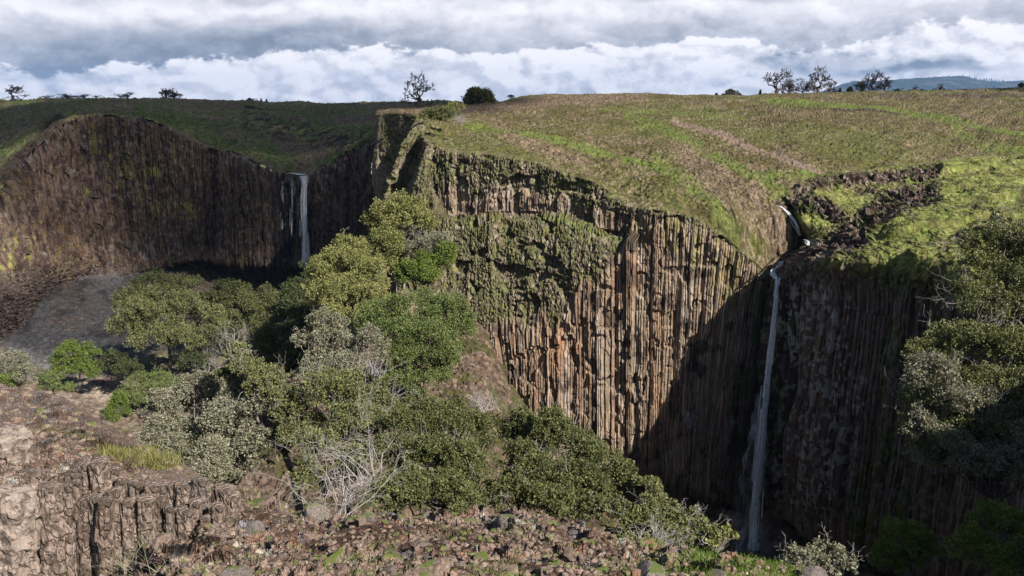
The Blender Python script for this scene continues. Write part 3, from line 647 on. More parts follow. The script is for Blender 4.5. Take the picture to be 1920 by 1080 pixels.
c = mixc(c, (0.16, 0.128, 0.108), rub * (0.35 + 0.6 * ss(0.3, 0.9, sid)))
_, q1, qe = facet(s / 0.55, z / 2.4, 291); _, q2, _ = facet(s / 0.9, z / 0.9, 293)
c = c * (0.62 + 0.5 * q1 + 0.28 * q2)[..., None]; c = mixc(c, (0.19, 0.165, 0.15), ss(0.93, 0.97, q2) * 0.6); c = mixc(c, (0.02, 0.016, 0.014), ss(0.10, 0.05, q1) * 0.5)
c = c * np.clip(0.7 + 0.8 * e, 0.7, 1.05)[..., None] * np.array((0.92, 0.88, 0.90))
rag = (1 - ss(0, 30, np.arange(G.shape[0])))[:, None]; G[..., 2] += rag * np.maximum(0, facet(s / 1.1, z * 0 + 0.5, 295)[0] + 0.15) * 1.5
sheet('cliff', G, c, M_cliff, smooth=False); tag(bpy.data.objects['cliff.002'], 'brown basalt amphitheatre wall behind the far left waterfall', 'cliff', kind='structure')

# ---- canyon floor
xs = np.linspace(-230, 170, 640); ys = np.linspace(15, 300, 520); x, y = np.meshgrid(xs, ys)
zf = -60.5 + 4.0 * ss(170, 235, y) * ss(-95, -125, x) - 3.5 * ss(205, 235, y) * ss(-125, -100, x) + 6.0 * ss(150, 238, y) * ss(-75, -150, x) + (fbm(x / 25, y / 25, o=4, seed=301) - 0.5) * 3 + facet(x / 1.6, y / 1.6, 303)[0] * 0.7
pool = np.exp(-(((x - 32) / 9) ** 2 + ((y - 103) / 8) ** 2)); zf = zf - pool * 2.5
G = np.stack([x, y, zf], -1); px, py = proj(G); nn = fbm(x / 9, y / 9, o=4, seed=305); n3 = fbm(x / 1.2, y / 1.2, o=3, seed=307)
c = mixc(np.array((0.12, 0.085, 0.066)) * np.ones(G.shape), (0.17, 0.14, 0.11), ss(0.45, 0.6, n3)); 
tal = ss(0.1, 0.7, band(px, py, [(20, 560), (90, 620), (210, 590), (270, 560)], 110) + (nn - 0.5) * 1.6); c = mixc(c, np.array((0.10, 0.097, 0.10)), tal * 0.9); c = mixc(c, (0.045, 0.038, 0.04), tal * ss(0.45, 0.6, fbm(x / 5, y / 9, o=5, seed=311)) * 0.8); c = c * (0.55 + 0.9 * fbm(x / 0.7, y / 0.8, o=2, seed=313))[..., None]
c = mixc(c, (0.15, 0.105, 0.08), band(px, py, [(100, 545), (160, 575), (120, 600)], 40) * ss(0.4, 0.6, n3) * 0.6)
c = mixc(c, (0.075, 0.08, 0.028), ss(0.52, 0.6, fbm(x / 6, y / 6, o=3, seed=309)) * (1 - tal) * 0.6)
c = mixc(c, (0.30, 0.25, 0.20), band(px, py, [(150, 725), (210, 745), (250, 720)], 14) * 0.7)
sheet('canyon_floor', G, c, M_scree, smooth=False); tag(bpy.data.objects['canyon_floor'], kind='structure')

# ---- wooded spur between the ridge and the columns
def Q(px, py, z): return (px, py, float(Pz(px, py, z)[1]))
HC = [
 [Q(520,600,-62),Q(470,660,-62),Q(420,720,-62),Q(380,780,-62),Q(350,860,-56),Q(320,940,-42),Q(300,1030,-26)],
 [(600,520,168),(575,600,145),(550,680,122),(520,760,100),(490,850,77),(440,950,50),(410,1040,28)],
 [(660,500,155),(650,590,132),(640,680,113),(630,770,93),(600,870,70),(580,980,48),(560,1070,28)],
 [(740,500,140),(740,580,126),(730,670,108),(720,765,90),(710,880,68),(700,995,46),(690,1090,27)],
 [(808,530,130),(806,600,120),(800,670,108),(790,755,93),(790,880,68),(790,1005,46),(790,1100,26)],
 [(868,570,124),(876,612,117),(878,670,108),(872,745,94),(870,880,68),(870,1010,46),(870,1110,26)],
 [(905,610,122),(912,650,114),(915,705,106),(912,780,92),(905,895,68),(900,1015,46),(900,1110,26)],
 [(945,690,119),(950,735,112),(952,785,105),(950,845,92),(950,930,70),(950,1030,48),(950,1120,27)],
 [(985,760,116),(985,810,110),(988,860,102),(990,915,90),(1000,985,70),(1020,1070,48),(1040,1150,28)],
 [(1040,830,113),(1042,870,107),(1050,915,99),(1060,960,88),(1085,1030,70),(1120,1110,48),(1160,1200,30)],
 [(1120,890,110),(1124,930,104),(1135,970,96),(1160,1015,86),(1200,1080,70),(1250,1160,50),(1310,1260,32)],
 [(1200,960,108),(1205,995,102),(1225,1035,94),(1260,1085,84),(1310,1150,70),(1370,1230,52),(1440,1330,36)],
]
G = dense(cols(HC), 420, 520); n = face_cam(G); x, y, z = G[..., 0], G[..., 1], G[..., 2]
st, sid, se = facet(x / 0.45, (y * 0.7 + z * 0.7) / 0.5, 321); stB, sidB, _ = facet(x / 2.1, (y * 0.7 + z * 0.7) / 2.4, 323)
G = G + n * (st * 0.28 + stB * 0.6 + (fbm(x / 6, y / 6, o=3, seed=325) - 0.5) * 2.0)[..., None]
c = np.array((0.115, 0.082, 0.062)) * (0.6 + 0.9 * sid[..., None]) * np.ones(G.shape); c = mixc(c, (0.21, 0.165, 0.13), ss(0.7, 0.95, sid) * 0.7); c = mixc(c, (0.06, 0.065, 0.02), ss(0.5, 0.6, fbm(x / 2, y / 2, o=4, seed=327)) * 0.8)
sheet('slope', G, c, M_turf, smooth=False); tag(bpy.data.objects['slope'], 'stony wooded spur below the columns', 'slope', kind='structure')

# ---- near canyon shoulder at right, mostly unseen, raised to shade the right oaks
SC = []
for (x0, y0, zt) in ((92, 62, -10), (72, 57, -7), (59, 45, -1), (51, 33, 2), (43, 22, 2), (34, 13, -1), (26, 6, -4), (18, 0, -6)):
    nx, ny = (-0.80, 0.6)
    SC.append([np.array([x0 - nx * d, y0 - ny * d, zt + dz]) for d, dz in ((60, 3), (25, 2), (8, 1.0), (0, 0), (-2.5, -3.5), (-7, -12), (-14, -26), (-22, -40), (-26, -50))])
G = dense(np.array(SC).transpose(1, 0, 2), 300, 340, None, None); n = face_cam(G); x, y, z = G[..., 0], G[..., 1], G[..., 2]
if n[..., 2].mean() < 0: n = -n
st, sid, se = facet((x + y) / 0.9, z / 0.9 + y / 1.2, 331)
G = G + n * (st * 0.5 + (fbm(x / 5, y / 5, z / 5, o=3, seed=333) - 0.5) * 3.0)[..., None]
c = DARKST * (0.7 + 0.9 * sid[..., None]) * np.ones(G.shape); c = mixc(c, (0.05, 0.06, 0.015), ss(0.45, 0.6, fbm(x / 1.5, y / 1.5, z / 1.5, o=3, seed=335)) * 0.8)
sheet('slope', G, c, M_turf, smooth=False); tag(bpy.data.objects['slope.001'], 'dark mossy canyon side under the right hand oaks, unseen crest raised to shade them', 'slope', kind='structure')

# ---- distant plain and the wooded mountain
xs = np.linspace(-1, 1, 90); ys = np.linspace(0, 1, 90); X, Y = np.meshgrid(xs, ys); yy = 500 + 14500 * Y ** 2; xx = X * (900 + yy * 1.0)
G = np.stack([xx, yy, -112 + 14 * (fbm(xx / 900, yy / 900, o=3, seed=341) - 0.5)], -1); c = mixc(np.array((0.10, 0.11, 0.05)) * np.ones(G.shape), (0.25, 0.21, 0.15), ss(0.45, 0.6, fbm(xx / 500, yy / 700, o=4, seed=343)))
sheet('plain', G, c, M_far); tag(bpy.data.objects['plain'], kind='structure')
MD = 12000.0
mx = [1480, 1540, 1565, 1600, 1640, 1700, 1740, 1770, 1800, 1840, 1880, 1920, 2000, 2150, 2400]; my = [186, 172, 163, 155, 152, 148, 145, 142.5, 142.5, 148, 152, 156, 162, 170, 180]
cols_ = []
for a in np.linspace(1480, 2400, 60):
    b = float(np.interp(a, mx, my)) + 1.0; top = P(a, b, MD)
    col = [P(a, 188, MD) * np.array([0.80, 0.80, 0]) + np.array([0, 0, -115])]
    for f in (0.25, 0.5, 0.75, 0.92, 1.0):
        q = top * (0.80 + 0.20 * f); q[2] = -115 + (top[2] + 115) * f ** 0.8; col.append(q)
    q = top * 1.1; q[2] = top[2] * 0.6; col.append(q); q = top * 1.3; q[2] = -120; col.append(q)
    cols_.append(col)
G = dense(np.array(cols_).transpose(1, 0, 2), 160, 500, None, None); n = face_cam(G); x, y = G[..., 0], G[..., 1]
keep = 1 - 0.85 * np.exp(-((np.linspace(0, 7, G.shape[0]) - 5) ** 2) / 0.5)[:, None]
G[..., 2] += ((fbm(x / 500, y / 850, o=4, seed=351) - 0.5) * 130 * ss(0, 0.3, np.linspace(0, 1, G.shape[0]))[:, None] * keep + (fbm(x / 20, y / 60, o=2, seed=353) - 0.3) * 16)
c = mixc(np.array((0.020, 0.030, 0.018)) * np.ones(G.shape), (0.10, 0.085, 0.06), ss(0.55, 0.7, fbm(x / 130, y / 260, o=4, seed=355)) * 0.7)
sheet('mountain', G, c, M_far, smooth=False); tag(bpy.data.objects['mountain'], kind='structure')
MTN_TOP = [(a, float(np.interp(a, mx, my))) for a in np.arange(1560, 1920, 3.0)]

def seen(px_, py_, lift=0.25):
    """the nearest surface of the mesa or the bank under a picture position, brought a little towards the viewer"""
    best = None
    for a, b, V in SURF:
        m = np.hypot(a - px_, b - py_) < 3.5
        if m.any():
            q = V[m]; k = q[np.argmin(q[:, 1])]
            if best is None or k[1] < best: best = k[1]
    if best is None: best = 112.0
    return P(px_, py_, best - lift * 2)
# ---- foreground ridge
EX = [(-140,1100,10.4,722,34),(-60,1100,10.5,725,33.5),(0,1100,10.5,729,33),(60,1100,10.5,736,32),(115,1100,10.3,750,30),(180,1100,9.6,792,26),(235,1100,7.6,822,23),(330,1100,6.4,870,18.5),(420,1100,5.9,918,15),(500,1100,5.5,941,13),(600,1100,5.2,966,11.5),
      (700,1100,5.0,962,10.6),(860,1100,5.0,970,10),(985,1100,5.0,966,9.6),(1100,1100,5.1,988,9.2),(1200,1100,5.2,1010,8.8),(1350,1100,5.6,1034,8.4),(1450,1100,6.0,1056,8.1),(1530,1105,6.4,1076,7.9),(1640,1130,6.6,1100,7.6),(1800,1180,6.0,1160,7.2)]
EC = []
for (px_, yb, Db, yt, Dt) in EX:
    col = []
    hb = (1 / Db, 1 / Dt)
    w = ss(440, 300, px_)
    for f in (0, 0.12, 0.24, 0.36, 0.46, 0.56, 0.68, 0.82, 1.0):
        q = yb + (yt - yb) * f
        D1 = 1 / lerp(hb[0], hb[1], f ** 0.9)
        # the left has a stepped front of short columns with a gentle top behind
        cut = 1130 if px_ < 170 else 1085 - (px_ - 170) * 0.45
        D2 = np.interp(q, [yt, max(820, yt + 8), max(870, yt + 16), 915, cut, cut + 30, max(1101, cut + 31)], [Dt, min(16.5, Dt - .5), min(12.8, Dt - 1), 10.9, 10.6, Db + 0.8, Db]) if w > 0 else D1
        col.append((px_, q, float(lerp(D1, D2, w))))
    EC.append(col)
E0 = cols(EC)
lowr = E0[0].copy(); lowr[:, 2] -= 3.0; lowr[:, 1] -= 1.2
top = E0[-1]; sk1 = top.copy(); d = top[:, :2] / np.linalg.norm(top[:, :2], axis=1, keepdims=True)
sk1[:, :2] += d * (0.10 * top[:, 1:2] ** 0.8 + 0.2); sk1[:, 2] -= 0.12 * top[:, 1] ** 0.8 + 0.25
sk2 = top.copy(); sk2[:, :2] += d * (0.5 * top[:, 1:2] ** 0.8); sk2[:, 2] -= 0.8 * top[:, 1] ** 0.9
sk3 = top.copy(); sk3[:, :2] += d * (1.4 * top[:, 1:2] ** 0.8); sk3[:, 2] -= 2.4 * top[:, 1] ** 0.85
EC_ = np.concatenate([lowr[None], E0, sk1[None], sk2[None], sk3[None]])
G = dense(EC_, 900, 1500, 60, None); n = face_cam(G); px, py = proj(G); x = G[..., 0]
v = np.concatenate([np.zeros((1, G.shape[1])), np.cumsum(np.linalg.norm(np.diff(G, axis=0), axis=-1), axis=0)]); v = v - v.mean(axis=1, keepdims=True) * 0 
u = np.concatenate([np.zeros((G.shape[0], 1)), np.cumsum(np.linalg.norm(np.diff(G, axis=1), axis=-1), axis=1)], axis=1)
y = G[..., 1]; z = G[..., 2]
colw = band(px, py, [(-100, 985), (60, 975), (200, 960), (330, 930), (420, 948)], 84) * ss(470, 400, px); colw = ss(0.15, 0.7, colw)
dist = np.clip(y / 8, 0.7, 5)
a1, i1, e1 = facet(x / 0.42, y / 0.46 + z / 0.5, 401, 1.1); a2, i2, e2 = facet(x / 0.16, y / 0.19 + z / 0.2, 403, 1.2); a3, i3, e3 = facet(x / 0.07, y / 0.08 + z / 0.08, 405, 1.2)
soilm = ss(0.54, 0.62, fbm(x / 0.9, y / 0.9, z / 0.9, o=4, seed=409))
soilm = soilm * ss(6, 22, py - np.interp(px, [e[0] for e in EX], [e[3] for e in EX])) * (1 - colw) * ss(0.0, 0.3, y * 0 + ss(380, 520, px))
rocky = 1 - soilm * 0.85
cd, ccid, ce, chs, cseg = columns(x, z, 0.34, 411, 0.5, 1.1, 0.4, 0.2)
cd = cd * ss(890, 930, py)
dsp = ((a1 * 0.10 + np.minimum(e1, 0.3) * 0.14) + (a2 * 0.05 + np.minimum(e2, 0.3) * 0.08) + (a3 * 0.018 + np.minimum(e3, 0.3) * 0.03)) * rocky * (1 - 0.6 * colw) + (fbm(x / 0.1, y / 0.1, z / 0.1, o=3, seed=413) - 0.5) * 0.03
dsp += (fbm(x / 2.4, y / 2.4, z / 2.4, o=3, seed=415) - 0.5) * 0.28 - soilm * 0.04
dsp = dsp * (1 - 0.45 * ss(13, 20, y))
G = G + n * (dsp * (1 - 0.5 * colw) + cd * colw * 0.45)[..., None]
n2 = face_cam(G)
base = np.array((0.215, 0.150, 0.118)) * np.ones(G.shape)
base = mixc(base, (0.27, 0.20, 0.165), ss(0.5, 0.9, i1)); base = mixc(base, (0.13, 0.085, 0.065), ss(0.35, 0.05, i1)); base = mixc(base, (0.115, 0.115, 0.135), ss(0.86, 0.94, i2) * 0.8)
base = mixc(base, (0.27, 0.15, 0.10), ss(0.12, 0.04, i2) * 0.7); base = base * (0.75 + 0.5 * i3[..., None])
p1 = fbm(x / 0.12, y / 0.12, z / 0.12, o=4, seed=421); p2 = fbm(x / 0.30, y / 0.30, z / 0.30, o=5, seed=423)
lich = ss(0.60, 0.66, p2) * ss(0.42, 0.5, p1); base = mixc(base, (0.40, 0.385, 0.33), lich * 0.75)
colc = np.array((0.27, 0.20, 0.165)) * np.ones(G.shape); colc = mixc(colc, (0.36, 0.275, 0.235), ss(0.47, 0.53, p2) * ss(250, 60, px) * 0.9); colc = mixc(colc, (0.075, 0.055, 0.042), ss(0.54, 0.585, p2 * 0.5 + p1 * 0.5) * 0.85)
colc = mixc(colc, (0.22, 0.115, 0.05), ss(0.60, 0.66, p1) * 0.55)
colc = mixc(colc, (0.13, 0.115, 0.085), ss(0.2, 0.05, ce)[...] * 0.6)
base = lerp(base, colc, (colw * 0.9)[..., None])
base = mixc(base, SOIL, soilm * 0.9)
up = ss(0.35, 0.75, n2[..., 2] + (p1 - 0.5) * 0.6)
mossf = fbm(x / 0.55, y / 0.55, z / 0.55, o=4, seed=427)
moss = ss(0.465, 0.525, mossf) * up * (1 - colw * 0.7) * ss(250, 500, px + ss(30, 0, np.abs(py - 790 - (px - 80) * 0.1)) * 300)
moss = np.maximum(moss, 0.9 * ss(0.34, 0.44, mossf) * ss(1180, 1340, px) * up)
base = mixc(base, (0.11, 0.155, 0.022), moss * 0.85)
gp = np.maximum(band(px, py, [(200, 850), (260, 858), (310, 868)], 15), band(px, py, [(70, 800), (150, 812), (200, 830)], 8) * 0.6)
base = mixc(base, (0.19, 0.19, 0.045), gp * 0.8 * ss(0.3, 0.5, p1))
ridge_G, ridge_n = G, n2
sheet('ridge', G, base, M_rub, smooth=False); tag(bpy.data.objects['ridge'], 'sunlit rocky ridge of broken basalt at the viewer', 'ridge', kind='structure')
# ================================================================== VEGETATION
def mat_leaf(name, trans=0.16, rough=0.6, spec=0.28):
    m = bpy.data.materials.new(name); m.use_nodes = True; t = NT(m.node_tree); b = t.n['Principled BSDF']
    at = t.new('ShaderNodeAttribute', attribute_name='tint').outputs['Color']
    co = t.new('ShaderNodeTexCoord').outputs['Object']; nz = t.noise(co, 3.0, 3)
    v = t.ramp(nz, 0.3, 0.7, 0.75, 1.25, False); c = t.mix(1.0, at, t.comb(v, v, v), 'MULTIPLY')
    t.put(b.inputs['Base Color'], c); b.inputs['Roughness'].default_value = rough; b.inputs['Specular IOR Level'].default_value = spec
    tr = t.new('ShaderNodeBsdfTranslucent'); t.put(tr.inputs[0], t.mix(1.0, c, (1.1, 1.25, 0.6, 1), 'MULTIPLY'))
    mx = t.new('ShaderNodeMixShader'); mx.inputs[0].default_value = trans
    t.l.new(b.outputs[0], mx.inputs[1]); t.l.new(tr.outputs[0], mx.inputs[2]); t.l.new(mx.outputs[0], t.n['Material Output'].inputs[0])
    return m
M_leaf = mat_leaf('leaves'); M_blade = mat_leaf('grass_blades', 0.35, 0.6, 0.2)
def mat_plain(name, c1, c2, sc, rough=0.9, bump=0.5):
    m = bpy.data.materials.new(name); m.use_nodes = True; t = NT(m.node_tree); b = t.n['Principled BSDF']
    co = t.new('ShaderNodeTexCoord').outputs['Object']; n = t.noise(co, sc, 6, 0.65)
    t.put(b.inputs['Base Color'], t.mix(t.ramp(n, 0.38, 0.62), tuple(c1) + (1,), tuple(c2) + (1,))); b.inputs['Roughness'].default_value = rough
    b.inputs['Specular IOR Level'].default_value = 0.2
    bp = t.new('ShaderNodeBump'); bp.inputs['Strength'].default_value = bump; bp.inputs['Distance'].default_value = 0.02; t.put(bp.inputs['Height'], n); t.l.new(bp.outputs[0], b.inputs['Normal'])
    return m
M_bark = mat_plain('grey_bark', (0.10, 0.085, 0.075), (0.20, 0.185, 0.17), 5)
M_dead = mat_plain('bleached_twig', (0.30, 0.27, 0.26), (0.46, 0.43, 0.42), 6)
M_darkbark = mat_plain('dark_bark', (0.055, 0.042, 0.036), (0.11, 0.085, 0.072), 3)

def tubes(segs, sides=4):
    """segs: list of (a, b, ra, rb) -> V, F quads"""
    A = np.array([s_[0] for s_ in segs]); B = np.array([s_[1] for s_ in segs]); ra = np.array([s_[2] for s_ in segs]); rb = np.array([s_[3] for s_ in segs])
    d = B - A; d /= np.maximum(np.linalg.norm(d, axis=1, keepdims=True), 1e-9)
    h = np.where(np.abs(d[:, 2:3]) > 0.9, np.array([[1.0, 0, 0]]), np.array([[0, 0, 1.0]]))
    u = np.cross(d, h); u /= np.linalg.norm(u, axis=1, keepdims=True); w = np.cross(d, u)
    an = np.arange(sides) * 2 * np.pi / sides; V = []
    for X, r in ((A, ra), (B, rb)):
        V.append(X[:, None] + (u[:, None] * np.cos(an)[None, :, None] + w[:, None] * np.sin(an)[None, :, None]) * r[:, None, None])
    V = np.concatenate(V, axis=1); n = len(segs); base = (np.arange(n) * 2 * sides)[:, None]
    F = np.stack([np.stack([base[:, 0] + k, base[:, 0] + (k + 1) % sides, base[:, 0] + sides + (k + 1) % sides, base[:, 0] + sides + k], -1) for k in range(sides)], 1).reshape(-1, 4)
    return V.reshape(-1, 3), F
def unit(v): return v / max(np.linalg.norm(v), 1e-9)
def grow(rng, p, d, L, r, depth, out, bend=0.35, up=0.1, ratio=0.72, kids=(2, 3), spread=0.7, seg=3, rmin=0.004):
    """crooked branching; every branch is a few bent segments"""
    for k in range(seg):
        d2 = unit(d + rng.normal(0, bend, 3) + np.array([0, 0, up])); q = p + d2 * L / seg; r2 = max(r * 0.86, rmin)
        out.append((p, q, r, r2)); p, d, r = q, d2, r2
        if depth > 0 and k < seg - 1 and rng.random() < 0.55:
            grow(rng, p, unit(d + rng.normal(0, spread, 3)), L * ratio * rng.uniform(0.6, 1.0), r * 0.6, depth - 1, out, bend, up, ratio, kids, spread, seg, rmin)
    if depth > 0:
        for _ in range(rng.integers(kids[0], kids[1] + 1)):
            grow(rng, p, unit(d + rng.normal(0, spread, 3)), L * ratio * rng.uniform(0.75, 1.1), r * 0.72, depth - 1, out, bend, up, ratio, kids, spread, seg, rmin)
def leaf_mesh(P0, L, rng, outd, wid=0.42):
    n = len(P0); d = rng.normal(0, 1, (n, 3)) + outd * 0.6 + np.array([0, 0, 0.25]); d /= np.linalg.norm(d, axis=1, keepdims=True)
    s_ = np.cross(d, rng.normal(0, 1, (n, 3))); s_ /= np.linalg.norm(s_, axis=1, keepdims=True)
    L = L[:, None]; m = P0 + d * L * 0.5
    V = np.stack([P0, m + s_ * L * wid, P0 + d * L, m - s_ * L * wid], 1).reshape(-1, 3)
    return V, np.arange(4 * n).reshape(n, 4)
PAL = {
 'olive':  ((0.146, 0.158, 0.062), (0.210, 0.210, 0.089), (0.089, 0.108, 0.038)),
 'yellow': ((0.210, 0.216, 0.070), (0.292, 0.280, 0.108), (0.121, 0.140, 0.045)),
 'green':  ((0.133, 0.171, 0.052), (0.190, 0.222, 0.076), (0.076, 0.108, 0.033)),
 'bright': ((0.121, 0.165, 0.030), (0.171, 0.216, 0.045), (0.075, 0.114, 0.023)),
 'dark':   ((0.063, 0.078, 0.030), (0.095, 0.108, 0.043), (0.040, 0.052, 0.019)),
 'grey':   ((0.210, 0.203, 0.140), (0.298, 0.285, 0.210), (0.133, 0.133, 0.078)),
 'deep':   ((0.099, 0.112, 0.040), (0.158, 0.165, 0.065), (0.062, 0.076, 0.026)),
}
def crown(rng, lobes, n, leaf, pal, sub=11, subr=(0.30, 0.5), gap=0.30, fuzz=0.16, flat=1.0):
    """leaves on clumps that sit on and in the lobes.  returns V, F, colours, clump centres"""
    vol = np.array([l[1][0] * l[1][2] for l in lobes]) ** 0.9; cnt = (n * vol / vol.sum()).astype(int)
    Ps, Os, Cs, cc = [], [], [], []
    pc = np.array(PAL[pal])
    for (c0, R), k in zip(lobes, cnt):
        R = np.array(R); m = max(4, int(sub * 1.6 * (0.7 + 0.6 * rng.random())))
        dd = rng.normal(0, 1, (m, 3)); dd /= np.linalg.norm(dd, axis=1, keepdims=True); dd[:, 2] = np.where(dd[:, 2] < -0.45, -dd[:, 2], dd[:, 2])
        sc = c0 + dd * R * rng.uniform(0.45, 0.86, (m, 1)); sr = rng.uniform(subr[0], subr[1], m) * R.mean()
        tone = rng.random(m)
        for j in range(m):
            kk = max(8, int(k / m)); e = rng.normal(0, 1, (kk, 3)); e /= np.linalg.norm(e, axis=1, keepdims=True)
            # sprays: leaves gather along little bunches
            nb = max(3, kk // 22); b = rng.normal(0, 1, (nb, 3)); b /= np.linalg.norm(b, axis=1, keepdims=True); bi = rng.integers(0, nb, kk)
            rr = rng.uniform(0.55, 1.05, (nb, 1))
            p = sc[j] + (b * rr)[bi] * sr[j] * np.array([1, 1, flat]) + e * rng.random((kk, 1)) ** 0.5 * sr[j] * (0.22 + fuzz)
            keep = vnoise(p[:, 0] / (sr[j] * 0.55), p[:, 1] / (sr[j] * 0.55), p[:, 2] / (sr[j] * 0.55), 5) > gap
            p = p[keep]; Ps.append(p); o_ = p - sc[j]; o_ /= np.maximum(np.linalg.norm(o_, axis=1, keepdims=True), 1e-6); Os.append(o_)
            t1 = np.clip(tone[j] * 0.6 + rng.random((len(p), 1)) * 0.6, 0, 1)
            c = pc[0] * (1 - t1) + pc[1] * t1; c = np.where(rng.random((len(p), 1)) < 0.25, pc[2], c); Cs.append(c); cc.append((sc[j], sr[j]))
    Ps = np.concatenate(Ps); Os = np.concatenate(Os); Cs = np.concatenate(Cs)
    L = leaf * rng.uniform(0.6, 1.3, len(Ps)); V, F = leaf_mesh(Ps, L, rng, Os)
    return V, F, np.repeat(Cs, 4, axis=0), cc
def limbs(rng, base, cc, r0, per=None):
    segs = []; top = np.mean([c for c, _ in cc], axis=0); fork = base + (top - base) * 0.35 + rng.normal(0, 0.08, 3) * np.linalg.norm(top - base)
    segs.append((base - np.array([0, 0, 0.5]), base + (fork - base) * 0.5 + rng.normal(0, 0.04, 3) * np.linalg.norm(top - base), r0, r0 * 0.85)); segs.append((segs[-1][1], fork, r0 * 0.85, r0 * 0.7))
    pick = cc if per is None else [cc[i] for i in rng.permutation(len(cc))[:per]]
    for c, sr in pick:
        p = fork; L = np.linalg.norm(c - fork); r = r0 * 0.38
        for k in (0.3, 0.6, 0.85, 1.0):
            q = fork + (c - fork) * k + rng.normal(0, 0.07, 3) * L * (1 - k * 0.6) + np.array([0, 0, 0.06 * L * math.sin(k * 3)]); segs.append((p, q, r, r * 0.7)); p = q; r *= 0.7
        for _ in range(3):
            e = unit(rng.normal(0, 1, 3)) ; segs.append((p, p + e * sr * 0.8, r * 0.7, r * 0.3))
    return segs
def put_empty(name, label, cat, at, group=None):
    o = bpy.data.objects.new(name, None); S.collection.objects.link(o); o.location = Vector(at); o.empty_display_size = 0.2
    return tag(o, label, cat, group)
SD = [1000]
def plant(name, label, cat, base, lobes, n, leaf, pal, group=None, r0=None, sub=11, gap=0.30, twig=0, bark=None, subr=(0.27, 0.44), fuzz=0.16, flat=0.8, twigL=None, depthk=0.85):
    """base (px, py, D); lobes (px, py, D, rx, ry) in picture units at that distance"""
    SD[0] += 1; rng = np.random.default_rng(SD[0])
    b = P(*base); L = []
    for l in lobes:
        c = P(*l[:3]); k = slant(c) / FPX * 1.26; L.append((c, (l[3] * k, (l[5] if len(l) > 5 else depthk) * l[3] * k, l[4] * k)))
    root = put_empty(name, label, cat, b, group)
    V, F, C, cc = crown(rng, L, int(n * 1.9), leaf * 1.12, pal, sub, subr, gap - 0.04, fuzz, flat); mesh('crown', V - b, F, M_leaf, root, C)
    H = np.linalg.norm(np.mean([c for c, _ in cc], axis=0) - b); r0 = r0 or 0.035 * H
    V, F = tubes(limbs(rng, b, cc, r0, None if len(cc) < 70 else 70), 5); mesh('trunk', V - b, F, bark or M_bark, root, None, True)
    if twig:
        for i in rng.permutation(len(cc))[:twig]:
            segs = []; c, sr = cc[i]; d = unit(c - np.mean([l[0] for l in L], axis=0) + rng.normal(0, 0.3, 3) * sr - np.array([0, 0.5, 0]) * sr); grow(rng, c, d, (twigL or sr * 0.9), leaf * 0.16, 2, segs, 0.35, 0.1, 0.7, (1, 2), 0.6, 3, leaf * 0.05)
            V, F = tubes(segs, 3); mesh('twig', V - b, F, M_dead, root, None, True)
    return root

# ---- trees of the canyon
G1 = 'evergreen oaks and shrubs on the wooded spur'
plant('oak_tree', 'yellow green oak crown highest on the spur, before the column wall ledge', 'tree', (735, 540, 117),
      [(742,405,116,38,34),(715,425,116,32,36),(775,418,116,34,38),(700,462,115,24,26),(735,462,114,40,34),(722,498,113,26,22)], 34000, 0.19, 'yellow', G1, sub=9)
plant('oak_tree', 'half bare greyish oak beside the highest yellow green crown', 'tree', (800, 560, 116),
      [(800,450,115.5,34,26),(825,462,115,26,26),(780,470,114,28,22)], 9000, 0.15, 'grey', G1, sub=9, gap=0.42, twig=26)
plant('oak_tree', 'fresh green oak below the half bare one and left of the overgrown stones', 'tree', (800, 575, 114),
      [(815,500,112,36,28),(780,515,111,32,22),(835,478,113,20,24),(760,505,111,16,18)], 20000, 0.17, 'bright', G1, sub=10)
plant('oak_tree', 'large yellow green oak standing right of the far waterfall foot', 'tree', (650, 650, 110),
      [(655,490,109,44,38),(612,512,109,36,36),(690,520,108,38,40),(598,555,107,28,34),(640,560,105,44,40),(690,570,104,36,30),(625,600,103,30,30)], 42000, 0.18, 'yellow', G1, sub=10, twig=16)
plant('oak_tree', 'broad mid green oak in the centre of the spur above the dry stony patch', 'tree', (790, 735, 93),
      [(770,580,94,56,36),(825,590,94,46,38),(860,610,93,28,36),(735,620,92,48,42),(800,640,91,60,42),(750,680,90,36,38),(830,680,90,38,32),(700,600,93,34,34),(800,712,89,46,22),(745,715,89,24,20)], 60000, 0.15, 'green', G1, sub=11, twig=5)
plant('oak_tree', 'pale thin leaved oak with bare twigs between the two largest crowns', 'tree', (640, 800, 62),
      [(612,618,64,34,34),(628,655,63,36,36),(600,690,62,40,34),(650,700,61,44,36),(690,655,62,30,38),(570,640,64,22,26)], 22000, 0.12, 'grey', G1, gap=0.42, twig=34)
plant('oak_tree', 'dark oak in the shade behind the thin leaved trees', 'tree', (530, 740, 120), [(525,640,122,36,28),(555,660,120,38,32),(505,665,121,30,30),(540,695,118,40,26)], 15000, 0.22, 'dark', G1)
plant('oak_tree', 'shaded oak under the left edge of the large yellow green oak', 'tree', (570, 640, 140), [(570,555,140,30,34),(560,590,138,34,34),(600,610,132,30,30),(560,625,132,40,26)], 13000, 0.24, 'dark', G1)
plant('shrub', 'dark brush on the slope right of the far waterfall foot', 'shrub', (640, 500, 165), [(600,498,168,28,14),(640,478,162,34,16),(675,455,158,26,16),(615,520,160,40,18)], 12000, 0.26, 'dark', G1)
G2 = 'trees on the canyon floor below the amphitheatre'
plant('oak_tree', 'spreading olive oak on the canyon floor beside the grey scree', 'tree', (316, 705, 168),
      [(300,542,168,48,24),(345,540,168,38,20),(245,565,166,34,28),(290,582,164,46,30),(345,580,164,44,30),(385,600,166,32,32),(240,612,162,34,26),(290,630,160,44,28),(340,635,160,36,26),(262,590,160,36,28)], 34000, 0.26, 'olive', G2, r0=0.5, sub=12, flat=0.75)
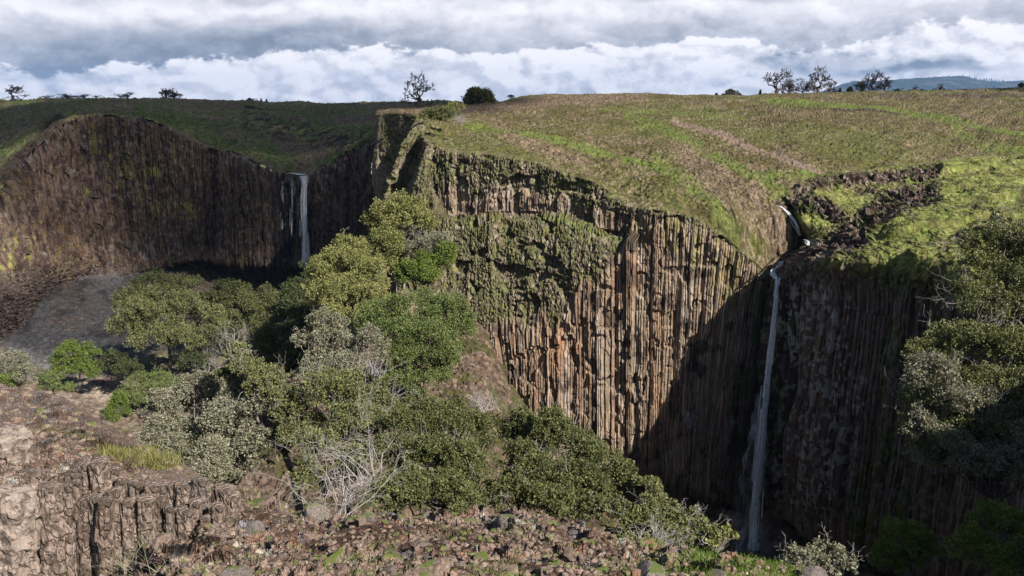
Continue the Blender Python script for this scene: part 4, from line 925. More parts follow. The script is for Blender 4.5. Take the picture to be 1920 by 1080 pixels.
plant('oak_tree', 'dark olive oak between the spreading oak and the black cave', 'tree', (430, 640, 176), [(430,548,178,34,22),(412,570,176,30,26),(450,580,175,36,26),(420,605,172,40,24)], 14000, 0.28, 'deep', G2, r0=0.4)
plant('oak_tree', 'low rounded oak under the right end of the black cave', 'tree', (495, 630, 182), [(498,562,184,34,20),(475,582,182,30,20),(520,580,182,26,20),(490,605,178,42,22)], 12000, 0.28, 'deep', G2, r0=0.4)
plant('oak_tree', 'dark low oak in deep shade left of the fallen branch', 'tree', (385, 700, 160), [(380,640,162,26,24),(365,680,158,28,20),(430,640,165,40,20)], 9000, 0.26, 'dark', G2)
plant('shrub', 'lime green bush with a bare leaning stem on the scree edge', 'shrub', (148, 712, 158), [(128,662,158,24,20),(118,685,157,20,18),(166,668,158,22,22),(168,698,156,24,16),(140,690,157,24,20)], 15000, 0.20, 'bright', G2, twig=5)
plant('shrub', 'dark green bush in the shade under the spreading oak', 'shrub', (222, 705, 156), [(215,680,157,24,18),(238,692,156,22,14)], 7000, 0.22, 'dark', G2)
plant('shrub', 'bright green pointed bush beyond the crest of the rocky ridge', 'shrub', (222, 800, 146), [(222,752,146,14,18),(224,775,146,21,22)], 9000, 0.17, 'bright', G2)
plant('shrub', 'low green bushes behind the pointed bush', 'shrub', (290, 760, 150), [(265,722,151,30,16),(300,715,152,28,16),(255,745,149,26,14),(325,740,148,36,26)], 13000, 0.19, 'green', G2)
plant('shrub', 'pale grey thin bush at the left edge behind the rocky ridge', 'shrub', (30, 740, 150), [(28,680,150,26,20),(60,700,149,28,16),(15,705,149,20,16)], 8000, 0.19, 'grey', G2, gap=0.4, twig=12)
plant('shrub', 'green bush half hidden by the ridge at the left edge', 'shrub', (12, 740, 148), [(10,715,148,22,18)], 5000, 0.19, 'bright', G2)
plant('shrub', 'grey green ground shrub just over the ridge crest', 'shrub', (100, 745, 148), [(92,712,149,26,12),(120,728,147,22,10)], 6000, 0.18, 'green', G2, gap=0.4, twig=5)
# ---- near shrubs just over the crest
G3 = 'shrubs growing just below the foreground ridge'
plant('oak_shrub', 'large pale olive oak shrub behind the left of the rocky ridge', 'shrub', (420, 985, 36),
      [(335,765,40,46,44),(385,735,41,40,38),(310,820,38,44,36),(360,850,36,56,40),(430,800,36,60,48),(420,860,34,56,44),(470,740,38,44,40),(500,800,35,50,50),(290,790,40,28,26),(400,890,32,40,24)], 60000, 0.085, 'grey', G3, sub=12, gap=0.34, twig=12, twigL=0.8)
plant('oak_shrub', 'tall sparse oak leaning left with pale twigs at its tip', 'shrub', (560, 940, 34),
      [(445,662,38,22,22),(462,690,37,32,26),(495,720,36,36,30),(530,760,35,40,34),(430,700,38,24,18),(560,800,34,40,36)], 26000, 0.085, 'olive', G3, sub=10, gap=0.42, twig=46, twigL=1.0)
plant('oak_shrub', 'brownish half bare shrub in the middle of the near thicket', 'shrub', (650, 985, 30),
      [(610,740,34,46,44),(660,730,34,50,40),(700,760,33,40,40),(630,800,31,56,44),(690,820,31,44,44),(600,850,29,44,40),(660,880,28,54,44),(720,800,32,24,30),(580,900,28,40,34)], 26000, 0.075, 'olive', G3, sub=11, gap=0.46, twig=60, twigL=0.9)
plant('oak_shrub', 'dark glossy shrub behind the centre of the ridge crest', 'shrub', (800, 1010, 24),
      [(780,782,29,44,26),(840,778,29,44,28),(905,800,29,30,26),(770,810,28,48,34),(830,805,28,52,36),(880,812,28,40,34),(740,860,25,44,40),(800,865,24,56,46),(860,880,23,58,44),(760,920,21,56,38),(840,930,21,60,34),(720,930,20,34,30)], 52000, 0.062, 'deep', G3, sub=12, gap=0.36, twig=10, twigL=0.6)
plant('oak_shrub', 'rounded dark olive shrub right of the centre with sky grey twigs', 'shrub', (1050, 1030, 24),
      [(985,798,29,38,30),(1040,800,28,40,30),(985,815,29,38,34),(1035,820,28,44,34),(1080,850,27,48,36),(1130,880,26,44,38),(980,870,26,44,40),(1040,890,24,56,42),(1100,920,23,54,42),(1160,905,24,34,40),(960,930,22,50,34),(1040,950,21,60,30),(1140,960,21,44,30)], 60000, 0.062, 'deep', G3, sub=12, gap=0.36, twig=22, twigL=0.7)
plant('oak_shrub', 'greyish shrub in half shade at the end of the thicket', 'shrub', (1250, 1060, 20),
      [(1215,925,23,30,26),(1230,965,21,40,30),(1280,985,20,38,24),(1200,990,19,44,26),(1300,1008,18,44,20),(1240,1010,18,50,20)], 22000, 0.058, 'olive', G3, sub=10, gap=0.42, twig=14, twigL=0.5)
plant('oak_shrub', 'small sunlit sprig reaching out before the dark canyon', 'shrub', (1345, 1045, 13), [(1366,998,13.5,10,10),(1350,1010,13.4,12,9),(1376,1006,13.5,8,6),(1335,1022,13.2,12,8)], 420, 0.055, 'yellow', G3, sub=5, gap=0.2, twig=2, twigL=0.15, r0=0.012)
plant('oak_shrub', 'silvery grey leaved shrub in front of the black cave mouth', 'shrub', (1535, 1105, 15), [(1500,1045,16,26,16),(1545,1040,16,34,18),(1580,1055,15.5,26,14),(1530,1062,15,44,14)], 5200, 0.05, 'grey', G3, sub=9, gap=0.42, twig=10, twigL=0.3)
# ---- right hand oaks
G4 = 'oaks leaning over the canyon at the right edge'
plant('oak_tree', 'light leaved oak with white twigs at the right edge above the dark oak', 'tree', (1960, 680, 60),
      [(1858,462,62,40,30),(1900,450,62,44,34),(1835,505,61,38,32),(1890,520,60,50,40),(1930,490,60,40,50),(1830,555,59,38,30),(1885,580,58,50,30),(1940,560,58,40,50),(1800,548,60,18,18)], 36000, 0.115, 'olive', G4, sub=11, gap=0.38, twig=36, twigL=1.6)
plant('oak_tree', 'big dark oak hanging over the canyon at the right edge', 'tree', (1900, 930, 46),
      [(1800,640,50,52,32),(1760,670,50,46,36),(1850,650,49,56,36),(1905,660,48,46,50),(1730,720,49,38,36),(1790,730,48,60,44),(1860,740,47,56,44),(1740,780,47,46,38),(1800,800,46,56,40),(1870,810,45,52,44),(1930,760,45,50,60),(1750,840,46,44,28),(1715,750,49,24,30),(1770,860,45,36,20)], 66000, 0.105, 'olive', G4, sub=12, gap=0.34, twig=30, twigL=1.3, r0=0.35)
plant('oak_tree', 'grey green oak in the shade low at the right edge under the big dark oak', 'tree', (1860, 1010, 44),
      [(1750,700,47,44,40),(1800,760,46,50,44),(1870,800,45,50,50),(1740,800,46,40,36),(1800,850,44,50,36),(1880,880,43,46,40),(1730,850,46,30,26),(1920,840,43,34,50)], 34000, 0.10, 'grey', G4, sub=11, gap=0.34, twig=16, twigL=1.2)
plant('shrub', 'dark bush low in the shade left of the mossy bank', 'shrub', (1700, 1090, 40), [(1690,1010,41,38,32),(1725,1030,40,32,30),(1670,1045,40,30,24)], 14000, 0.09, 'bright', G4)
plant('shrub', 'mossy brush on the bank in the lower right corner', 'shrub', (1880, 1120, 34), [(1860,970,36,40,24),(1905,990,35,44,34),(1830,1030,34,46,34),(1890,1060,33,60,40)], 20000, 0.08, 'bright', G4, gap=0.42)
# ---- the nose and the mesa top
plant('shrub', 'dark rounded shrub on the tip of the mesa', 'shrub', (825, 228, 152), [(812,216,152,22,11),(838,214,152,20,13)], 7000, 0.17, 'deep', None, twig=4)
plant('shrub', 'tall thin shrub with yellow tips behind the dark rounded shrub', 'shrub', (848, 224, 160), [(846,204,160,14,11),(864,200,160,8,7)], 1500, 0.16, 'yellow', None, gap=0.4, twig=8)
plant('oak_tree', 'round dark green oak on the mesa skyline', 'tree', (898, 203, 250), [(898,184,250,24,14),(882,188,250,13,10),(914,190,250,13,9)], 9000, 0.34, 'deep', None, sub=12)

def dead_bush(name, label, cat, base, height, spread, n, rr, depth, seed, mat=None, group=None, lean=(0, 0, 1)):
    rng = np.random.default_rng(seed); b = P(*base); segs = []
    for i in range(n):
        d = unit(np.array(lean) + rng.normal(0, spread, 3) * np.array([1, 0.7, 0.6])); grow(rng, b + rng.normal(0, 0.06, 3) * height, d, height * rng.uniform(0.35, 0.5), rr, depth, segs, 0.28, 0.04, 0.72, (1, 2), 0.55, 4, rr * 0.12)
    V, F = tubes(segs, 4); root = put_empty(name, label, cat, b, group); mesh('branches', V - b, F, mat or M_dead, root, None, True)
    return root
dead_bush('dead_shrub', 'tangle of bleached bare branches before the near thicket', 'dead shrub', (635, 975, 19), 2.5, 0.62, 13, 0.020, 3, 7, lean=(0.0, 0.1, 0.75))
dead_bush('dead_shrub', 'bleached bare branches lying left over the thicket edge', 'dead shrub', (700, 900, 22), 2.6, 0.5, 8, 0.022, 3, 8, lean=(-0.75, 0, 0.35))
dead_bush('dead_shrub', 'small pale dead bush on the stony patch below the columns', 'dead shrub', (905, 775, 91), 3.6, 0.7, 16, 0.05, 3, 9)
dead_bush('dead_shrub', 'bare grey twigs rising from the top of the thin leaved oak', 'dead shrub', (700, 700, 66), 3.4, 0.5, 10, 0.035, 3, 10, lean=(0.35, 0, 0.8))
dead_bush('dead_shrub', 'white bare bush at the end of the bright grass on the mesa tip', 'dead shrub', (862, 228, 150), 2.0, 0.8, 26, 0.03, 3, 11)
dead_bush('dead_shrub', 'bare brown stems at the left rim behind the ridge', 'dead shrub', (190, 815, 140), 4.5, 0.9, 22, 0.05, 3, 12, M_bark)
dead_bush('dead_shrub', 'short bare sticks at the ridge crest before the dark canyon', 'dead shrub', (1200, 1035, 9.5), 0.5, 0.9, 7, 0.008, 2, 13)
dead_bush('dead_shrub', 'curled bare sticks behind the ridge crest beside the sprig', 'dead shrub', (1235, 1050, 12), 0.95, 0.6, 6, 0.012, 3, 14)
dead_bush('fallen_branch', 'pale fallen branches in the shade on the canyon floor', 'branch', (440, 700, 150), 7.0, 0.5, 6, 0.12, 2, 15, M_bark, lean=(-0.8, 0, 0.15))
dead_bush('fallen_branch', 'white crooked dead branch under the crown of the spreading oak', 'branch', (345, 655, 158), 5.0, 0.4, 2, 0.12, 2, 16, lean=(0, -0.2, 0.8))

# ---- bare oaks and little trees of the skyline
def bare_tree(seed, H, wide=0.75, depth=6, r=None):
    rng = np.random.default_rng(seed); segs = []; r = r or H * 0.045
    p = np.zeros(3); q = np.array([rng.normal(0, 0.03) * H, 0, 0.22 * H]); segs.append((p, q, r, r * 0.8))
    for k in range(4):
        a = k * 1.6 + rng.uniform(0, 1); d = unit(np.array([math.cos(a) * wide, math.sin(a) * wide, 0.75])); grow(rng, q, d, H * 0.30, r * 0.62, depth - 1, segs, 0.42, 0.06, 0.70, (2, 2), 0.72, 3, H * 0.006)
    i = 1
    return segs[:1], segs[1:]
PROTO = {}
def skyline_tree(kind, px_, py_, D, h_px, w_px, label, name='bare_oak', cat='tree', group='bare oaks on the skyline', mat=M_darkbark):
    base = P(px_, py_, D); H = h_px * (1.1 if D > 500 else 1.35) * slant(base) / FPX
    if kind not in PROTO:
        a, b = bare_tree(kind, 1.0)
        r = put_empty(name, label, cat, (0, 0, 0)); V, F = tubes(a, 6); t1 = mesh('trunk', V, F, mat, r, None, True); V2, F2 = tubes(b, 3); t2 = mesh('branches', V2, F2, mat, r, None, True)
        ext = V2.max(0)[2]; ew = np.percentile(np.abs(V2[:, 0]), 97); PROTO[kind] = (r, t1, t2, ext, ew)
    else:
        r0, t1, t2, ext, ew = PROTO[kind]; r = r0.copy(); S.collection.objects.link(r)
        for t in (t1, t2): c = t.copy(); S.collection.objects.link(c); c.parent = r
        r.name = name
    ext, ew = PROTO[kind][3:5]
    sx_ = w_px * 0.5 * slant(base) / FPX / ew
    r.location = Vector(base); r.scale = (sx_, sx_, H / ext); r.rotation_euler = (0, 0, (px_ * 0.37) % 0.5); tag(r, label, cat, group); return r
for a in ((21, 24, 188, 560, 26, 50, 'wide bare oak nearest the left edge of the skyline'), (22, 88, 188, 560, 9, 28, 'small low bare tree just right of the leftmost oak'),
          (23, 126, 187, 560, 11, 34, 'low bare tree second in the row of low ones at left'), (24, 155, 186, 560, 9, 34, 'low bare tree third in the row of low ones at left'),
          (22, 182, 186, 560, 7, 22, 'tiny bare tree ending the row of low ones at left'), (24, 237, 187, 560, 13, 36, 'lone low bare tree left of the dense brown oak'),
          (21, 306, 188, 560, 20, 34, 'dense brown bare oak, left stem of the clump'), (23, 326, 188, 560, 18, 32, 'dense brown bare oak, right stem of the clump'), (22, 314, 188, 560, 21, 30, 'dense brown bare oak, middle stem of the clump'),
          (25, 784, 206, 245, 52, 56, 'lone bare oak on the mesa tip left of the green oak'),
          (21, 1455, 181, 372, 38, 50, 'tall bare oak, left one of the big pair on the right skyline'), (26, 1482, 181, 372, 26, 34, 'smaller bare oak touching the left of the big pair'),
          (23, 1504, 180, 372, 22, 30, 'low bare oak between the big pair'), (25, 1532, 180, 372, 42, 50, 'tallest bare oak, right one of the big pair before the mountain'),
          (22, 1556, 180, 372, 24, 30, 'drooping bare oak right of the tallest one'), (26, 1618, 178, 372, 22, 36, 'dark bare oak leaning left before the mountain'),
          (21, 1634, 178, 372, 34, 36, 'dark bare oak with a pointed top before the mountain'), (24, 1656, 178, 372, 26, 30, 'rounded dark bare oak, rightmost of the group before the mountain'),
          (26, 1684, 177, 372, 9, 20, 'small crooked bare tree right of the dark group'), (22, 1716, 178, 372, 14, 8, 'leaning snag on the right skyline'),
          (23, 1758, 175, 372, 13, 14, 'thin upright bare tree far right on the skyline'), (24, 1380, 181, 372, 9, 14, 'tiny bare tree beside the small dark trees'),
          (22, 475, 191, 560, 6, 16, 'faint tiny bare tree left of two tiny conifers')):
    skyline_tree(*a)
def small_evergreen(px_, py_, D, h, w, label, cone, group):
    SD[0] += 1; rng = np.random.default_rng(SD[0]); b = P(px_, py_, D); k = slant(b) / FPX; H, W = h * k, w * k; n = 900
    t_ = rng.random(n) ** 0.8; rad = (1 - t_) if cone else np.sqrt(np.clip(1 - (2 * t_ - 0.9) ** 2, 0.05, 1)); a = rng.uniform(0, 6.28, n); q = rng.uniform(0.3, 1, n)
    p = np.stack([np.cos(a) * rad * q * W / 2, np.sin(a) * rad * q * W / 2, t_ * H * 0.92 + H * 0.08], -1)
    r = put_empty('conifer' if cone else 'round_tree', label, 'tree', b, group); V, F = leaf_mesh(p, np.full(n, H * 0.16), rng, p * 0); mesh('crown', V, F, M_leaf, r, np.repeat(np.array(PAL['dark'])[rng.integers(0, 3, n)], 4, axis=0) * 0.7)
    V, F = tubes([(np.array([0, 0, -1.0]), np.array([0, 0, H * 0.8]), H * 0.04, H * 0.01)], 5); mesh('trunk', V, F, M_darkbark, r, None, True)
GE = 'little dark trees along the skyline'
for a in ((1425, 180, 380, 11, 7, 'small pointed conifer left of the tall bare oaks', True), (1369, 181, 380, 13, 22, 'widest of the small dark trees on the middle right skyline', False), (1343, 180.5, 380, 6, 6, 'leftmost of the small dark trees on the middle right skyline', False),
          (1356, 180.5, 380, 5, 9, 'low dark tree between the leftmost and the widest small ones', False), (1386, 180.5, 380, 6, 9, 'low dark tree just right of the widest small one', False),
          (1574, 178, 372, 12, 10, 'pointed conifer before the left foot of the mountain', True), (1593, 178, 372, 14, 11, 'bushier dark tree right of the pointed conifer by the mountain', False),
          (1714, 176, 372, 6, 10, 'low dark bush left of the snag', False), (1727, 176, 372, 8, 14, 'rounded dark bush right of the snag', False), (1809, 172, 372, 5, 8, 'tiny dark bush alone on the far right skyline', False),
          (468, 191, 560, 7, 10, 'tiny dark tree on the left middle skyline', False), (490, 192, 560, 7, 6, 'left of two tiny conifers on the left skyline', True), (500, 192, 560, 6, 6, 'right of two tiny conifers on the left skyline', True),
          (1914, 165, 400, 9, 12, 'small dark tree cut by the right edge of the skyline', False), (928, 196, 262, 8, 16, 'low dark shrub right of the round green oak', False), (958, 184, 290, 6, 16, 'thin low shrub where the mesa rises', False)):
    small_evergreen(*a, GE)
r = put_empty('fence_post', 'thin post standing on the far right skyline', 'post', P(1862, 173, 372)); V, F = tubes([(np.array([0, 0, -0.5]), np.array([0.05, 0, 2.6]), 0.12, 0.09), (np.array([-0.3, 0, 2.0]), np.array([0.4, 0, 2.05]), 0.05, 0.05)], 6); mesh('pole', V, F, M_darkbark, r, None, True)
# conifers along the mountain crest: a far wood
rng = np.random.default_rng(77); V = []; F = []; 
for a, b in MTN_TOP:
    for _ in range(3):
        x0 = a + rng.uniform(0, 3); y0 = b + rng.uniform(0, 3.5); Hh = rng.uniform(1.2, 3.2) * (1.9 if (1795 < a < 1900 and rng.random() < 0.35) else 1.0) * MD / FPX
        p = P(x0, y0, MD * rng.uniform(0.985, 1.0)); w = Hh * rng.uniform(0.14, 0.24); an = np.arange(5) * 1.2566; i = len(V)
        for k in an: V.append(p + np.array([math.cos(k) * w, math.sin(k) * w, -Hh * 0.3]))
        V.append(p + np.array([0, 0, Hh])); V.append(p + np.array([0, 0, -Hh * 0.5]))
        for k in range(5): F.append((i + k, i + (k + 1) % 5, i + 5)); F.append((i + (k + 1) % 5, i + k, i + 6))
tag(mesh('conifer_forest', V, F, M_leaf, None, np.full((len(V), 3), 0.03) * np.array([0.7, 1.0, 0.7])), 'distant conifers along the crest of the blue mountain', 'forest', kind='stuff')

# ================================================================== WATER
def mat_water(name, dens, sc=(9, 9, 0.7), col=(0.86, 0.91, 0.97)):
    m = bpy.data.materials.new(name); m.use_nodes = True; t = NT(m.node_tree); b = t.n['Principled BSDF']; b.inputs['Base Color'].default_value = col + (1,); b.inputs['Roughness'].default_value = 0.35
    co = t.vmul(t.new('ShaderNodeTexCoord').outputs['Object'], sc); n = t.noise(co, 1.0, 6, 0.7, 0.6)
    tr = t.new('ShaderNodeBsdfTransparent'); mx = t.new('ShaderNodeMixShader'); t.put(mx.inputs[0], t.ramp(n, 0.5 - dens * 0.5, 0.72 - dens * 0.3, 0.0, min(1, 0.35 + dens)))
    t.l.new(tr.outputs[0], mx.inputs[1]); t.l.new(b.outputs[0], mx.inputs[2]); t.l.new(mx.outputs[0], t.n['Material Output'].inputs[0]); return m
M_w1 = mat_water('falling_water', 0.75); M_w2 = mat_water('water_veil', 0.26, (3, 3, 0.35)); M_w3 = mat_water('mist', 0.12, (1.2, 1.2, 0.25), (0.6, 0.66, 0.8)); M_foam = mat_water('foam', 0.8, (3, 3, 3))
def strands(path, widths, n, seed, rad, parts=None):
    """path: world points, widths in metres; a bundle of separate falling threads"""
    rng = np.random.default_rng(seed); path = np.array(path, float); N = 60; T = np.linspace(0, len(path) - 1, N); c = pchip(path, T); w = np.interp(T, range(len(path)), widths); segs = []
    for i in range(n * 4):
        ox, oy = rng.normal(0, 0.27, 2); a = rng.uniform(-0.15, 0.95) ** 1.0; b_ = a + rng.uniform(0.06, 0.35); ph = rng.uniform(0, 6); prev = None
        for k in range(N):
            f = k / (N - 1)
            if f < a or f > b_: prev = None; continue
            q = c[k] + np.array([ox + 0.05 * math.sin(ph + f * 9), oy, 0]) * w[k]
            if prev is not None: segs.append((prev, q, rad * 0.5 * (0.6 + f), rad * 0.5 * (0.6 + f)))
            prev = q
    return tubes(segs, 5)
def veil(path, widths, seed, depth=0.5, n=14):
    rng = np.random.default_rng(seed); path = np.array(path, float); N = 60; T = np.linspace(0, len(path) - 1, N); c = pchip(path, T); w = np.interp(T, range(len(path)), widths)
    segs = [];  V = []; F = []
    for k in range(N):
        for j in range(n):
            a = j * 2 * math.pi / n; V.append(c[k] + np.array([math.cos(a) * w[k] * 0.5 * (1 + 0.12 * math.sin(k * 0.9 + j)), math.sin(a) * w[k] * 0.5 * depth, 0]))
    for k in range(N - 1):
        for j in range(n): F.append((k * n + j, k * n + (j + 1) % n, (k + 1) * n + (j + 1) % n, (k + 1) * n + j))
    return np.array(V), np.array(F)
fp = [P(1458, 528, 105.6), P(1455, 565, 105.2), P(1447, 640, 104.9), P(1436, 740, 104.6), P(1425, 850, 104.0), P(1415, 960, 103.5), P(1410, 1050, 103)]
r = put_empty('waterfall', 'tall thin waterfall dropping from the notch into the dark canyon', 'waterfall', fp[-1]); b = fp[-1]
V, F = strands(fp, [0.4, 0.5, 0.7, 0.85, 1.0, 1.15, 1.25], 40, 31, 0.09); mesh('water_strands', V - b, F, M_w1, r, None, True)
V, F = veil(fp, [0.4, 0.6, 0.8, 1.0, 1.2, 1.35, 1.5], 32); mesh('water_veil', V - b, F, M_w2, r, None, True)
V, F = veil([p + np.array([-0.35, 0.5, 0]) for p in fp[3:]], [1.6, 3.2, 4.6, 5.6], 33); mesh('mist', V - b, F, M_w3, r, None, True)
lp = [P(1466, 490, 110.4), P(1460, 500, 109.4), P(1453, 512, 107.4), P(1455, 522, 106.4), P(1458, 532, 105.6)]
r = put_empty('waterfall', 'short white upper cascade just above the notch of the tall fall', 'waterfall', lp[-1]); V, F = strands(lp, [0.7, 0.8, 0.9, 0.8, 0.5], 22, 35, 0.08); mesh('water_strands', V - lp[-1], F, M_foam, r, None, True)
for lab, pts, w, n in (('white creek cascade running down between the green slope and the dark bank', [(1462, 386, 121), (1474, 396, 119.5), (1486, 410, 117.8), (1494, 425, 116), (1500, 442, 115)], [0.5, 0.7, 0.8, 0.8, 0.5], 22),
                       ('small patch of white creek water above the short cascade', [(1507, 449, 112.5), (1514, 452, 111.8), (1516, 460, 110.6)], [0.5, 0.7, 0.5], 14)):
    q = [seen(p[0], p[1]) for p in pts]; r = put_empty('creek_cascade', lab, 'creek', q[-1]); V, F = strands(q, [a * 0.75 for a in w], n, 41, 0.045); mesh('water_strands', V - q[-1], F, M_w1, r, None, True)
for lab, pts, w, n, rad, mt in (('far left waterfall, its thick white main stream', [(569, 330, 257), (570, 345, 255.5), (570, 400, 254.5), (572, 450, 254), (573, 500, 253.5)], [2.2, 1.8, 1.6, 1.8, 2.2], 44, 0.16, M_w1),
                       ('thin side strand left of the far waterfall main stream', [(548, 336, 257), (547, 370, 256), (547, 440, 255.5)], [0.9, 1.2, 1.5], 9, 0.09, M_w2),
                       ('faint leftmost strand of the far waterfall', [(530, 340, 257), (529, 370, 256), (529, 430, 255.5)], [0.6, 0.9, 1.2], 8, 0.09, M_w2)):
    q = [P(*p) for p in pts]; r = put_empty('waterfall', lab, 'waterfall', q[-1]); V, F = strands(q, w, n, int(pts[0][0]), rad); mesh('water_strands', V - q[-1], F, mt, r, None, True)
    if mt is M_w1: V, F = veil(q, [1.7, 1.6, 1.6, 1.9, 2.6], 5); mesh('water_veil', V - q[-1], F, M_w2, r, None, True)
q = [P(532, 324, 266), P(545, 326, 264), P(556, 328, 261), P(569, 330, 257)]; r = put_empty('creek', 'blue thread of creek feeding the far left waterfall', 'creek', q[-1]); V, F = strands([a + np.array([0, 0, .35]) for a in q], [1.2, 1.5, 1.8, 2.0], 20, 51, 0.14); mesh('water_strands', V - q[-1], F, M_w1, r, None, True)

# ================================================================== FOREGROUND ROCKS AND GRASS
def mat_rock(name, c1, c2, c3, moss=True, blot=13):
    m = bpy.data.materials.new(name); m.use_nodes = True; t = NT(m.node_tree); b = t.n['Principled BSDF']
    co = t.new('ShaderNodeTexCoord').outputs['Object']; oi = t.new('ShaderNodeObjectInfo').outputs['Random']
    co2 = t.new('ShaderNodeVectorMath', operation='ADD'); t.l.new(co, co2.inputs[0]); t.l.new(t.comb(t.math('MULTIPLY', oi, 40), oi, oi), co2.inputs[1]); co = co2.outputs[0]
    n1 = t.noise(co, 4, 7, 0.7, 0.4); n2 = t.noise(co, blot, 6, 0.7, 0.5); n3 = t.noise(co, 60, 4, 0.6)
    c = t.mix(t.ramp(n1, 0.40, 0.58), tuple(c1) + (1,), tuple(c2) + (1,)); c = t.mix(t.math('MULTIPLY', t.ramp(n2, 0.52, 0.56), 0.85), c, tuple(c3) + (1,))
    c = t.mix(t.math('MULTIPLY', t.ramp(n2, 0.40, 0.36), 0.6), c, (0.38, 0.36, 0.31, 1)); v = t.ramp(n3, 0.3, 0.7, 0.7, 1.3, False); c = t.mix(1.0, c, t.comb(v, v, v), 'MULTIPLY')
    if moss:
        g = t.new('ShaderNodeNewGeometry'); sp = t.new('ShaderNodeSeparateXYZ'); t.l.new(g.outputs['Normal'], sp.inputs[0]); wn = t.noise(g.outputs['Position'], 2.6, 4, 0.6)
        c = t.mix(t.math('MULTIPLY', t.math('MULTIPLY', t.ramp(sp.outputs[2], 0.45, 0.8), t.ramp(wn, 0.49, 0.55)), 0.85), c, (0.10, 0.14, 0.022, 1))
    t.put(b.inputs['Base Color'], c); b.inputs['Roughness'].default_value = 0.88; b.inputs['Specular IOR Level'].default_value = 0.25
    bp = t.new('ShaderNodeBump'); bp.inputs['Strength'].default_value = 0.8; bp.inputs['Distance'].default_value = 0.02; t.put(bp.inputs['Height'], t.math('ADD', n2, t.math('MULTIPLY', n3, 0.4))); t.l.new(bp.outputs[0], b.inputs['Normal']); return m
M_rock = mat_rock('brown_basalt', (0.19, 0.13, 0.10), (0.25, 0.185, 0.15), (0.085, 0.062, 0.05))
M_rock2 = mat_rock('blue_grey_basalt', (0.145, 0.13, 0.13), (0.20, 0.16, 0.14), (0.08, 0.07, 0.065))
M_rock3 = mat_rock('orange_basalt', (0.33, 0.16, 0.09), (0.29, 0.18, 0.13), (0.12, 0.08, 0.06))
M_dark = mat_rock('dark_basalt', (0.15, 0.105, 0.085), (0.20, 0.15, 0.125), (0.06, 0.045, 0.038))
M_pale = mat_rock('pale_basalt', (0.25, 0.195, 0.165), (0.31, 0.25, 0.215), (0.085, 0.062, 0.048), False, 8)
def rock_shape(seed, nv=(26, 18), planes=10, sq=(1, 0.8, 0.6)):
    rng = np.random.default_rng(seed); pn = rng.normal(0, 1, (planes, 3)); pn /= np.linalg.norm(pn, axis=1, keepdims=True); pd = rng.uniform(0.55, 0.95, planes)
    U, W = nv; th = np.linspace(0, 2 * np.pi, U, endpoint=False); ph = np.linspace(0.02, np.pi - 0.02, W); T, H = np.meshgrid(th, ph)
    d = np.stack([np.cos(T) * np.sin(H), np.sin(T) * np.sin(H), np.cos(H)], -1).reshape(-1, 3); dt = d @ pn.T; r = np.where(dt > 0.05, pd / np.maximum(dt, 0.05), 9).min(axis=1); r = np.minimum(r, 1.35)
    r = r * (1 + 0.07 * (fbm(d[:, 0] * 3 + seed, d[:, 1] * 3, d[:, 2] * 3, o=3, seed=seed) - 0.5)); V = d * r[:, None] * np.array(sq); idx = np.arange(U * W).reshape(W, U)
    F = np.stack([idx[:-1], np.roll(idx, -1, 1)[:-1], np.roll(idx, -1, 1)[1:], idx[1:]], -1).reshape(-1, 4)[:, ::-1]; return V, F
def at_ridge(px_, py_):
    rpx_, rpy_ = RPX; i = np.argmin((rpx_ - px_) ** 2 + (rpy_ - py_) ** 2); k = np.unravel_index(i, rpx_.shape); return ridge_G[k], ridge_n[k]
sub_ = ridge_G[::3, ::3]; ridge_nS = ridge_n[::3, ::3]; RPX = proj(sub_); ridge_G = sub_; ridge_n = ridge_nS
protos = []
for i in range(9):
    V, F = rock_shape(500 + i, planes=9 + i % 4, sq=(1, 0.85, (0.5, 0.7, 0.9)[i % 3])); me_o = mesh('rock', V * 0.5, F, (M_rock, M_rock, M_rock2, M_rock, M_rock, M_rock3, M_rock, M_rock, M_rock2)[i]); protos.append(me_o)
rng = np.random.default_rng(5); used = set()
def place_rock(k, px_, py_, size, label, group, rz=None, sc=(1, 1, 1), tilt=0.4, sink=0.12):
    if k in used: o = protos[k].copy(); S.collection.objects.link(o)
    else: o = protos[k]; used.add(k)
    p, n_ = at_ridge(px_, py_); o.location = Vector(p - np.array([0, 0, size * sink])); o.rotation_euler = (rng.normal(0, tilt), rng.normal(0, tilt), rng.uniform(0, 6.28) if rz is None else rz)
    o.scale = (size * sc[0], size * sc[1], size * sc[2]); return tag(o, label, 'rock', group)
def crest(px_): return float(np.interp(px_, [e[0] for e in EX], [e[3] for e in EX]))
def stone_label(kk, px_, py_, sz):
    col = {0: 'brown', 2: 'blue grey', 5: 'rust orange'}[kk]; s_ = 'small' if sz < 0.11 else 'medium sized' if sz < 0.18 else 'large'
    v_ = 'along the crest' if py_ < crest(px_) + 28 else 'on the near slope' if py_ < 1050 else 'by the lower picture edge'
    h_ = 'below the grey shrub' if px_ < 620 else 'left of centre' if px_ < 860 else 'near the centre' if px_ < 1080 else 'right of centre' if px_ < 1300 else 'in the right grass'
    return f'{s_} {col} stone {v_} {h_}', f'{s_} {col} stones {v_} {h_}'
cnt = 0
